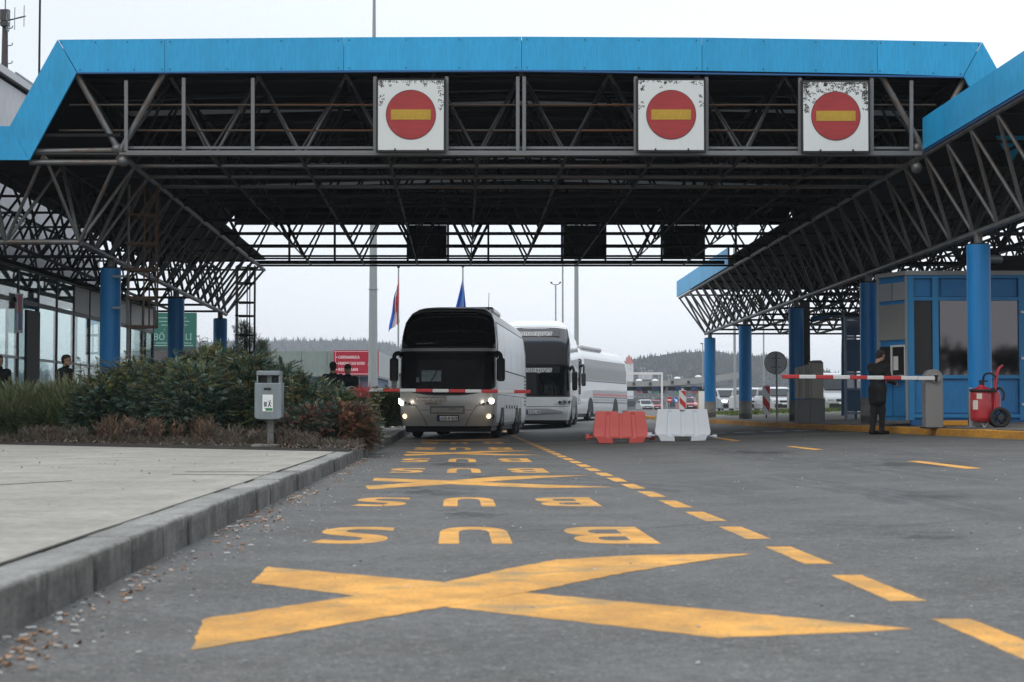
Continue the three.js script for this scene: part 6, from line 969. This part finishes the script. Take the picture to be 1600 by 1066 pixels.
{
  const D = 35.8, f = P(1372, 676, D), J = stand();
  // leaning to the serving window, right arm reaching to the counter
  J.head.set(0.0, 1.625, 0.10); J.neck.set(0, 1.49, 0.05); J.chest.set(0, 1.27, 0.03); J.shL.set(0.2, 1.4, 0.04); J.shR.set(-0.2, 1.4, 0.05);
  J.elL.set(0.28, 1.14, 0.16); J.wrL.set(0.22, 1.12, 0.42); J.elR.set(-0.27, 1.12, 0.06); J.wrR.set(-0.2, 1.06, 0.3);
  J.hpR.x = -0.08; J.knR.set(-0.06, 0.5, 0.06); J.anR.set(-0.05, 0.085, 0.06); J.toR.set(-0.05, 0.04, 0.25); J.knL.set(0.08, 0.5, -0.02); J.anL.set(0.06, 0.085, -0.1); J.toL.set(0.08, 0.04, 0.09);
  person('man in a black coat leaning towards the serving window of the blue kiosk', f.x, GX(f.x, D), D, 2.2, J, { coat: true, headTilt: 0.35, wide: 1.04 });
  const D2 = 42.7, a = P(520, 640, D2), K = stand(); K.elL.set(0.3, 1.12, 0.05); K.wrL.set(0.12, 1.0, 0.22); K.elR.set(-0.3, 1.12, 0.05); K.wrR.set(-0.12, 1.0, 0.22);
  const pol = person('officer in a dark jacket lettered POLICIJA seen from behind over the shrubs', a.x, 0.16, D2, Math.PI + 0.25, K, { cap: true, headTilt: 0.12, N: 104, wide: 1.12, cloth: [0.012, 0.013, 0.02] });
  const [g, m] = textPlane(0.36, 0.09, 256, 64, (c) => { c.fillStyle = '#17171c'; c.fillRect(0, 0, 256, 64); c.fillStyle = '#b9bcc0'; c.font = 'bold 50px sans-serif'; c.textBaseline = 'middle'; c.fillText('POLICIJA', 6, 34, 244); }); const q = part(pol, 'lettering', g, m); q.position.set(0, 1.31, -0.152); q.rotation.y = Math.PI;
  const b = P(543, 640, 43.4); person('person in dark clothes and a cap facing the officer over the shrubs', b.x, 0.12, 43.4, 0.1, stand(), { cap: true, N: 96, wide: 1.12, cloth: [0.014, 0.014, 0.02] });
  const e = P(102, 640, 36.7); const S = stand(); S.elL.set(0.3, 1.12, 0.02); S.wrL.set(0.16, 1.0, 0.2); S.elR.set(-0.3, 1.12, 0.02); S.wrR.set(-0.16, 1.0, 0.2);
  person('person in dark clothes in profile in front of the glass terminal', e.x, 0.15, 36.7, 1.35, S, { N: 104, wide: 1.16, coat: true });
  const h = P(-3, 640, 37); person('person in black cut by the picture edge beside the terminal glass', h.x, 0.15, 37, 0.6, stand(), { N: 88, wide: 1.1 });
}
// ---------- shrubs ----------
function leafG(len, wid, bend) { const g = new THREE.BufferGeometry(); g.setAttribute('position', new THREE.Float32BufferAttribute([0, 0, 0, -wid / 2, len * 0.45, bend * 0.35, wid / 2, len * 0.45, bend * 0.35, 0, len, -bend], 3)); g.setIndex([0, 2, 1, 1, 2, 3]); g.setAttribute('uv', new THREE.Float32BufferAttribute([0.5, 0, 0, 0.5, 1, 0.5, 0.5, 1], 2)); g.computeVertexNormals(); return g; }
function sprigG(n, L, leaf, droop, pinnate) {   // a twig along +y that droops towards +z, with leaves on both sides
  const parts = [], pt = t => W3(0, L * t * (1 - droop * 0.25 * t), L * droop * t * t * 0.7);
  for (let k = 0; k < n; k++) { const t = (k + 0.6) / n, p = pt(t); for (const s of [-1, 1]) { const g = leafG(leaf * (1.1 - 0.45 * t) * rr(0.8, 1.2), leaf * (pinnate ? 0.28 : 0.46), leaf * 0.14); g.rotateX(rr(-0.2, 0.5)); g.rotateZ(-s * (pinnate ? 1.15 : rr(0.7, 1.2))); g.rotateY(rr(-0.5, 0.5)); g.translate(p.x, p.y, p.z); parts.push(g); } }
  const tip = leafG(leaf, leaf * 0.42, 0.01); const e = pt(1); tip.rotateX(droop * 0.9).translate(e.x, e.y, e.z); parts.push(tip);
  const st = pathTube([pt(0), pt(0.5), pt(1)], 0.004, 4, 3); st.deleteAttribute('uv'); st.setAttribute('uv', new THREE.Float32BufferAttribute(new Float32Array(st.attributes.position.count * 2), 2)); parts.push(st);
  return merge(parts);
}
const SPRIG = { cot: sprigG(8, 0.25, 0.056, 0.75), fine: sprigG(10, 0.26, 0.026, 0.6), pin: sprigG(9, 0.26, 0.056, 0.75, true), needle: sprigG(14, 0.28, 0.03, 0.3, true), small: sprigG(8, 0.18, 0.022, 0.8) };
const leafMat = () => std([1, 1, 1], 0.42, 0, { side: THREE.DoubleSide });
function shrub(label, mounds, n, kinds, cols, opt = {}) {   // mounds: [px, topPy, D, rx, rz]
  const o = new THREE.Group(); o.name = numbered(opt.name ?? 'shrub'); const M0 = mounds.map(([px, py, D0, rx, rz]) => { const D = D0 + (opt.back ?? 1.5), c = P(px, py, D); return { x: c.x, z: -D, h: c.y - PV, rx, rz }; });
  o.position.set(M0[0].x, PV, M0[0].z); scene.add(o); tag(o, label, opt.cat ?? 'shrub');
  const wsum = M0.reduce((s, m) => s + m.rx * m.h, 0), m4 = new THREE.Matrix4(), col = new THREE.Color(), qt = new THREE.Quaternion(), q2 = new THREE.Quaternion(), q3 = new THREE.Quaternion();
  kinds.forEach(([geo, share], ki) => {
    const N = Math.round(n * share), im = new THREE.InstancedMesh(geo, leafMat(), N); im.name = 'foliage'; im.castShadow = true;
    for (let i = 0; i < N; i++) {
      let r = rnd() * wsum, k = 0; while (k < M0.length - 1 && (r -= M0[k].rx * M0[k].h) > 0) k++; const m = M0[k];
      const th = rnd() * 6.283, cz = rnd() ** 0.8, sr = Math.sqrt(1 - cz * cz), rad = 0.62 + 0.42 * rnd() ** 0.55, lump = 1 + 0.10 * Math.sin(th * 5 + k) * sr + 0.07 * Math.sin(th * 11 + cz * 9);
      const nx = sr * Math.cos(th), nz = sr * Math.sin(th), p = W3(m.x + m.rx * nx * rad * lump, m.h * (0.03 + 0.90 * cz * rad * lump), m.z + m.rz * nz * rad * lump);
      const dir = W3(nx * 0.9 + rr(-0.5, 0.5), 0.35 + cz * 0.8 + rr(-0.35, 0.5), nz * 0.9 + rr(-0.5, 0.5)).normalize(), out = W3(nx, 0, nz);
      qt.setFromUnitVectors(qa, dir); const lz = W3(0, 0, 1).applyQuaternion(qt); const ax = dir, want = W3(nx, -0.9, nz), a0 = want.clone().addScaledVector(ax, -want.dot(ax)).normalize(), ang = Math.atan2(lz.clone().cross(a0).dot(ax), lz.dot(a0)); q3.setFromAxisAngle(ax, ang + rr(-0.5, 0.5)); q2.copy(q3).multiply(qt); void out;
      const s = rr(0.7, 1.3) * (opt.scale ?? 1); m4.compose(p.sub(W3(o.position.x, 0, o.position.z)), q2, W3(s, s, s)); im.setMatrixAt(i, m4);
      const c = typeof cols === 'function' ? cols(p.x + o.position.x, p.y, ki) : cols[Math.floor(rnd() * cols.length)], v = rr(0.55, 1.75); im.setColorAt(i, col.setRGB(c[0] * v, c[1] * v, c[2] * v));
    }
    o.add(im); tag(im, null, null, null, 'stuff');
  });
  const stems = []; for (const m of M0) for (let k = 0; k < 9; k++) { const a = rnd() * 6.283, b = rr(0.3, 0.75); stems.push(tubeG(W3(m.x - o.position.x + rr(-0.1, 0.1), 0, m.z - o.position.z + rr(-0.1, 0.1)), W3(m.x - o.position.x + Math.cos(a) * m.rx * b, m.h * rr(0.45, 0.8), m.z - o.position.z + Math.sin(a) * m.rz * b), 0.014, 5)); }
  part(o, 'stem', stems, std([0.05, 0.038, 0.028], 0.9));
  return o;
}
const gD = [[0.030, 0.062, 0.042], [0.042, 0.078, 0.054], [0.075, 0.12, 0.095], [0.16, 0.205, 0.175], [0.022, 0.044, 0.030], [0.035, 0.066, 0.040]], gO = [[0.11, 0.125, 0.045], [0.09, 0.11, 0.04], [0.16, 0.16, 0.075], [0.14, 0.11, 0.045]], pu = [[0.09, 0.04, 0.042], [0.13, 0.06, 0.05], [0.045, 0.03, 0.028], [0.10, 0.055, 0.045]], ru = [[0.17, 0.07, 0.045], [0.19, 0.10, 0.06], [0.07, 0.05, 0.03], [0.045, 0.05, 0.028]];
const pick = a => a[Math.floor(rnd() * a.length)];
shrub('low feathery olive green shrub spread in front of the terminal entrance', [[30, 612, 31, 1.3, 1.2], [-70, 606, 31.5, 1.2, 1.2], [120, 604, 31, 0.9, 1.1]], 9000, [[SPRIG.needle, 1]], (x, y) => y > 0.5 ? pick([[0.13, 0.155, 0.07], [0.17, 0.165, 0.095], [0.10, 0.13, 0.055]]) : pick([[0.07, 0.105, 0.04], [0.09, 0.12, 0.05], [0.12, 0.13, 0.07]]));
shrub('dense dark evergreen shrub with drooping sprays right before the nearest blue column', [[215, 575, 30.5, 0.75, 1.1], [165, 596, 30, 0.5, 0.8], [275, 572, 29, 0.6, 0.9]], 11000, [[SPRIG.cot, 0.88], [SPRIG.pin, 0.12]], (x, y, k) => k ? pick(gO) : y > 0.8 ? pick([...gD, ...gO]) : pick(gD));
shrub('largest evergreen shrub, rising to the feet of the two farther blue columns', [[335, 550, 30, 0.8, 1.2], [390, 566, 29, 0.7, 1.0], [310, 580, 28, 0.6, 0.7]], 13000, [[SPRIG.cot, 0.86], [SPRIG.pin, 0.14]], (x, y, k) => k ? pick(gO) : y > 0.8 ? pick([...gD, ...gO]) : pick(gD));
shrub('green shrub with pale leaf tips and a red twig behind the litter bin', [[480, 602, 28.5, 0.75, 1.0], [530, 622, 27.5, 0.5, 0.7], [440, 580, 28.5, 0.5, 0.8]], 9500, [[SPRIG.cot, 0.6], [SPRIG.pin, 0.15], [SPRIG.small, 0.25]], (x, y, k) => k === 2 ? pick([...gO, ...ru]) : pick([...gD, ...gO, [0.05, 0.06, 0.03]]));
shrub('purple and rust leaved low shrub at the kerb corner beside the bin', [[500, 645, 26.4, 0.55, 0.7], [536, 642, 25.8, 0.36, 0.6], [465, 660, 26.2, 0.35, 0.5]], 9000, [[SPRIG.small, 0.75], [SPRIG.cot, 0.25]], (x, y, k) => x > -2.65 ? pick(ru) : pick([...pu, ...ru, ...gD]));
{ // tall pinnate shoots standing out of the tops
  const o = new THREE.Group(); o.name = numbered('sapling'); scene.add(o); tag(o, 'young shoots with long pinnate leaves standing out above the evergreen shrubs', 'sapling'); const c0 = P(310, 560, 28.6); o.position.set(c0.x, PV, -28.6);
  for (const [px, py, D, h] of [[312, 528, 28.6, 0.7], [222, 545, 28.8, 0.6], [196, 556, 29.6, 0.5], [340, 545, 28.4, 0.5], [152, 566, 29.6, 0.45], [455, 590, 27.2, 0.4], [590, 610, 25.6, 0.35], [125, 566, 30, 0.4]]) {
    const p = P(px, py, D + 1.5), top = W3(p.x - c0.x, p.y - PV, -D - 1.5 + 28.6), st = part(o, 'stem', pathTube([top.clone().add(W3(0.05, -h - 0.5, 0)), top.clone().add(W3(0.02, -h * 0.5, 0)), top], 0.007, 10, 5), std([0.07, 0.06, 0.03], 0.8));
    const im = new THREE.InstancedMesh(SPRIG.pin, leafMat(), 14), m = new THREE.Matrix4(), e = new THREE.Euler(); for (let k = 0; k < 14; k++) { m.makeRotationFromEuler(e.set(rr(0.5, 1.2), k * 2.4, 0, 'YXZ')); m.scale(W3(0.75, 0.75, 0.75)); m.setPosition(top.x + rr(-0.02, 0.02), top.y - h * 0.06 * k, top.z); im.setMatrixAt(k, m); const c = pick([...gO, [0.05, 0.075, 0.03]]); im.setColorAt(k, new THREE.Color().setRGB(...c)); } im.name = 'foliage'; st.add(im); tag(im, null, null, null, 'stuff');
  }
}
{ // dry brown undergrowth along the edge of the bed
  const o = new THREE.Group(); o.name = 'dry_undergrowth'; scene.add(o); tag(o, 'dry brown stalks and faded plants along the edge of the pavement', 'dry plants', null, 'stuff');
  const mk = (nm, geo, n, f) => { const im = new THREE.InstancedMesh(geo, leafMat(), n), m = new THREE.Matrix4(), e = new THREE.Euler(), c = new THREE.Color(); for (let i = 0; i < n; i++) { const r = f(i); m.makeRotationFromEuler(e.set(r.rx, r.ry, r.rz)); m.scale(W3(r.s, r.s, r.s)); m.setPosition(r.p); im.setMatrixAt(i, m); im.setColorAt(i, c.setRGB(...r.c)); } im.name = nm; im.castShadow = true; o.add(im); };
  const edge = t => { const px = lerp(-40, 560, t), D = lerp(30.6, 24.4, clamp(px / 590, -0.1, 1)); return P(px, 690, D).setY(PV).add(W3(0, 0, -0.08)); };
  const clumps = []; for (let i = 0; i < 90; i++) { const t = rnd() ** 0.9 * 0.86; clumps.push([t, rr(0.0, 1.0), t > 0.28 && t < 0.6 ? rr(0.7, 1.25) : rr(0.3, 0.75)]); }
  mk('stalks', SPRIG.small, 9000, () => { const k = pick(clumps), p = edge(k[0] + rr(-0.016, 0.016)); p.z -= k[1] + rr(-0.1, 0.12); p.y += rnd() * 0.34 * k[2]; return { p, rx: rr(-0.7, 0.7), ry: rr(0, 6.28), rz: rr(-0.5, 0.5), s: rr(0.4, 0.95), c: pick(k[2] > 0.75 ? [[0.16, 0.085, 0.045], [0.11, 0.06, 0.035], [0.22, 0.14, 0.08], [0.08, 0.05, 0.035], [0.05, 0.04, 0.03]] : [[0.15, 0.105, 0.085], [0.10, 0.065, 0.055], [0.21, 0.165, 0.135], [0.06, 0.045, 0.035], [0.06, 0.07, 0.035]]) }; });
  mk('fallen_leaves', leafG(0.05, 0.03, 0.01), 5000, () => { const p = edge(rnd()); p.z += rr(-1.1, 0.55); p.y += rr(0.01, 0.06); return { p, rx: rr(-1.6, -1.2), ry: rr(0, 6.28), rz: rr(-0.4, 0.4), s: rr(0.5, 1.4), c: pick([[0.14, 0.08, 0.05], [0.08, 0.055, 0.04], [0.20, 0.15, 0.11], [0.05, 0.045, 0.03], [0.06, 0.08, 0.03]]) }; });
  mk('ground_cover', SPRIG.small, 5000, () => { const p = edge(rnd()); p.z += rr(-0.9, 0.3); p.y += 0.01; return { p, rx: rr(-1.2, 1.2), ry: rr(0, 6.28), rz: rr(-0.6, 0.6), s: rr(0.5, 1), c: pick([[0.10, 0.065, 0.05], [0.07, 0.08, 0.04], [0.16, 0.11, 0.085], [0.05, 0.04, 0.03]]) }; });
}
// red berries twig, hedge, pine
{ const o = new THREE.Group(); o.name = 'red_leaf_twig'; const c = P(566, 614, 26.6); o.position.copy(c); scene.add(o); tag(o, 'bright red leaved twig on top of the shrub by the barrier arm', 'twig'); const im = new THREE.InstancedMesh(SPRIG.small, leafMat(), 60), m = new THREE.Matrix4(), e = new THREE.Euler(); for (let k = 0; k < 60; k++) { m.makeRotationFromEuler(e.set(rr(-1, 1), rr(0, 6.28), rr(-1, 1))); m.scale(W3(0.7, 0.7, 0.7)); m.setPosition(rr(-0.1, 0.1), rr(-0.07, 0.06), rr(-0.1, 0.1)); im.setMatrixAt(k, m); im.setColorAt(k, new THREE.Color().setRGB(...pick([[0.36, 0.03, 0.03], [0.24, 0.03, 0.03], [0.40, 0.07, 0.06]]))); } im.name = 'foliage'; o.add(im); tag(im, null, null, null, 'stuff'); part(o, 'stem', tubeG(W3(0, -0.35, 0), W3(0, 0, 0), 0.008, 5), std([0.07, 0.04, 0.03], 0.9)); }
shrub('clipped green hedge behind the kerb beside the silver coach', [[606, 614, 60, 0.95, 0.6], [590, 616, 60.5, 0.8, 0.6], [575, 616, 61, 0.9, 0.6]], 5000, [[SPRIG.fine, 1]], [[0.06, 0.08, 0.03], [0.075, 0.09, 0.035], [0.05, 0.065, 0.03]], { name: 'hedge', cat: 'hedge', scale: 1.3, back: 0 });
function tree(label, px, pyTop, D, spread, name, cols, geo) {
  const top = P(px, pyTop, D), o = thing(name, label, 'tree', top.x, 0.1, D), H = top.y - 0.1; part(o, 'trunk', new THREE.CylinderGeometry(0.03, 0.13, H, 8).translate(0, H / 2, 0), std([0.05, 0.04, 0.032], 0.9));
  const br = [], tips = []; for (let k = 0; k < 34; k++) { const y = H * (0.3 + 0.68 * k / 34), a = k * 2.4, r = spread * (1.05 - k / 40) * rr(0.6, 1.1), e = W3(Math.cos(a) * r, y + r * 0.35, Math.sin(a) * r); br.push(tubeG(W3(0, y, 0), e, 0.018, 4)); for (let q = 0; q < 9; q++) { const t = rr(0.35, 1.05); tips.push(W3(e.x * t + rr(-0.12, 0.12), lerp(y, e.y, t) + rr(-0.05, 0.12), e.z * t + rr(-0.12, 0.12))); } }
  part(o, 'limb', br, std([0.05, 0.04, 0.032], 0.9)); const im = new THREE.InstancedMesh(geo, leafMat(), tips.length * 4), m = new THREE.Matrix4(), e = new THREE.Euler(); let i = 0;
  for (const p of tips) for (let q = 0; q < 4; q++) { m.makeRotationFromEuler(e.set(rr(-0.9, 0.9), rr(0, 6.28), rr(-0.9, 0.9))); m.setPosition(p); im.setMatrixAt(i, m); const c = pick(cols), v = rr(0.7, 1.3); im.setColorAt(i++, new THREE.Color().setRGB(c[0] * v, c[1] * v, c[2] * v)); } im.name = 'crown'; o.add(im); tag(im, null, null, null, 'stuff');
}
tree('young pine with thin needled branches beside the dark caged ladder', 383, 508, 62, 0.95, 'pine_tree', [[0.04, 0.06, 0.035], [0.06, 0.075, 0.04]], SPRIG.needle);
tree('second slender pine whose branches end in the gap under the canopy', 408, 536, 64, 0.6, 'pine_tree', [[0.05, 0.065, 0.035], [0.065, 0.075, 0.045]], SPRIG.needle);
{
  for (let k = 0; k < 5; k++) { // bare trees behind the viewpoint, seen mirrored in the booth windows
    const x = [21.6, 22.9, 24.0, 25.2, 26.3][k], D = -[14, 17, 15, 14, 16][k], o = thing('bare_tree', 'bare tree behind the viewpoint mirrored in the booth windows, ' + ['nearest the road', 'second from the road', 'closest to the booth', 'fourth from the road', 'farthest from the road'][k], 'tree', x, 0.3, D, 0, 'bare trees mirrored in the windows'), br = [];
    const grow = (p, d, L, r, n) => { const e = p.clone().addScaledVector(d, L); br.push(tubeG(p, e, Math.max(0.006, r), 5)); if (n) for (let q = 0; q < (n > 3 ? 4 : 3); q++) grow(p.clone().lerp(e, rr(0.5, 1)), d.clone().add(W3(rr(-0.75, 0.75), rr(-0.1, 0.5), rr(-0.75, 0.75))).normalize(), L * rr(0.6, 0.85), +(r * 0.55).toFixed(3), n - 1); };
    part(o, 'trunk', tubeG(W3(0, -0.3, 0), W3(0, 1.3, 0), 0.12, 8), std([0.05, 0.045, 0.04], 0.9)); grow(W3(0, 0.9, 0), W3(0.05, 1, 0), 1.05, 0.07, 6); part(o, 'limb', br, std([0.05, 0.045, 0.04], 0.9));
  }
}
// ---------- gutter litter ----------
{
  const o = new THREE.Group(); o.name = 'litter'; scene.add(o); tag(o, 'cigarette ends and scraps of leaves gathered in the gutter along the kerb', 'litter', null, 'stuff');
  const mk = (nm, geo, mat, n, f) => { const im = new THREE.InstancedMesh(geo, mat, n), m = new THREE.Matrix4(), q = new THREE.Quaternion(), e = new THREE.Euler(), c = new THREE.Color(); for (let i = 0; i < n; i++) { const r = f(i); q.setFromEuler(e.set(r.rx ?? 0, r.ry, r.rz ?? 0)); m.compose(r.p, q, W3(r.s, r.s, r.s)); im.setMatrixAt(i, m); im.setColorAt(i, c.setRGB(...r.c)); } im.name = nm; o.add(im); };
  const gut = () => { const D = 4.6 + rnd() ** 1.5 * 24, w = 0.03 + Math.abs(rnd() + rnd() + rnd() - 1.5) * 0.22; return [kS(D) + w, D]; };
  const hubs = []; for (let i = 0; i < 44; i++) hubs.push(gut());
  const spot = () => { const h = pick(hubs), s = h[0] + rr(-0.07, 0.07), D = h[1] + rr(-0.35, 0.35); return rnd() < 0.72 ? [Math.max(kS(D) + 0.015, s), D] : gut(); };
  const butt = new THREE.CylinderGeometry(0.0042, 0.0042, 0.03, 7).rotateZ(Math.PI / 2);
  mk('cigarette_ends', butt, std([1, 1, 1], 0.8), 220, () => { const [s, D] = spot(); return { p: W3(RX(s, D), G(s, D) + 0.0065, -D), ry: rr(0, 6.28), s: rr(0.8, 1.2), c: pick([[0.50, 0.48, 0.45], [0.36, 0.22, 0.13], [0.32, 0.18, 0.10], [0.56, 0.54, 0.52]]) }; });
  mk('leaf_scraps', leafG(0.03, 0.02, 0.008), leafMat(), 260, () => { const [s, D] = spot(); return { p: W3(RX(s, D), G(s, D) + 0.007, -D), rx: rr(-1.8, -1.2), ry: rr(0, 6.28), s: rr(0.5, 1.3), c: pick([[0.30, 0.12, 0.06], [0.20, 0.09, 0.05], [0.38, 0.2, 0.1], [0.12, 0.08, 0.05]]) }; });
  const chip = new THREE.IcosahedronGeometry(0.006, 0).scale(1.5, 0.5, 1);
  mk('grit', chip, std([1, 1, 1], 0.9), 1100, () => { const a = rnd() < 0.45, D = a ? 4 + rnd() ** 1.4 * 26 : 4 + rnd() ** 1.3 * 34, s = a ? kS(D) + 0.02 + rnd() ** 2 * 0.5 : rr(-1.2, 8.5); return { p: W3(RX(s, D), G(s, D) + 0.003, -D), ry: rr(0, 6.28), s: rr(0.5, 1.3), c: pick([[0.5, 0.5, 0.48], [0.3, 0.3, 0.3], [0.6, 0.59, 0.57], [0.10, 0.10, 0.10], [0.4, 0.36, 0.3]]) }; });
  mk('pavement_scraps', leafG(0.03, 0.022, 0.006), leafMat(), 140, () => { const D = rr(6, 25), s = kS(D) - 0.3 - rnd() * 6; return { p: W3(RX(s, D), PV + 0.004, -D), rx: rr(-1.7, -1.4), ry: rr(0, 6.28), s: rr(0.5, 1.2), c: pick([[0.16, 0.09, 0.06], [0.28, 0.14, 0.08], [0.09, 0.08, 0.07]]) }; });
}
renderer.render(scene, camera);
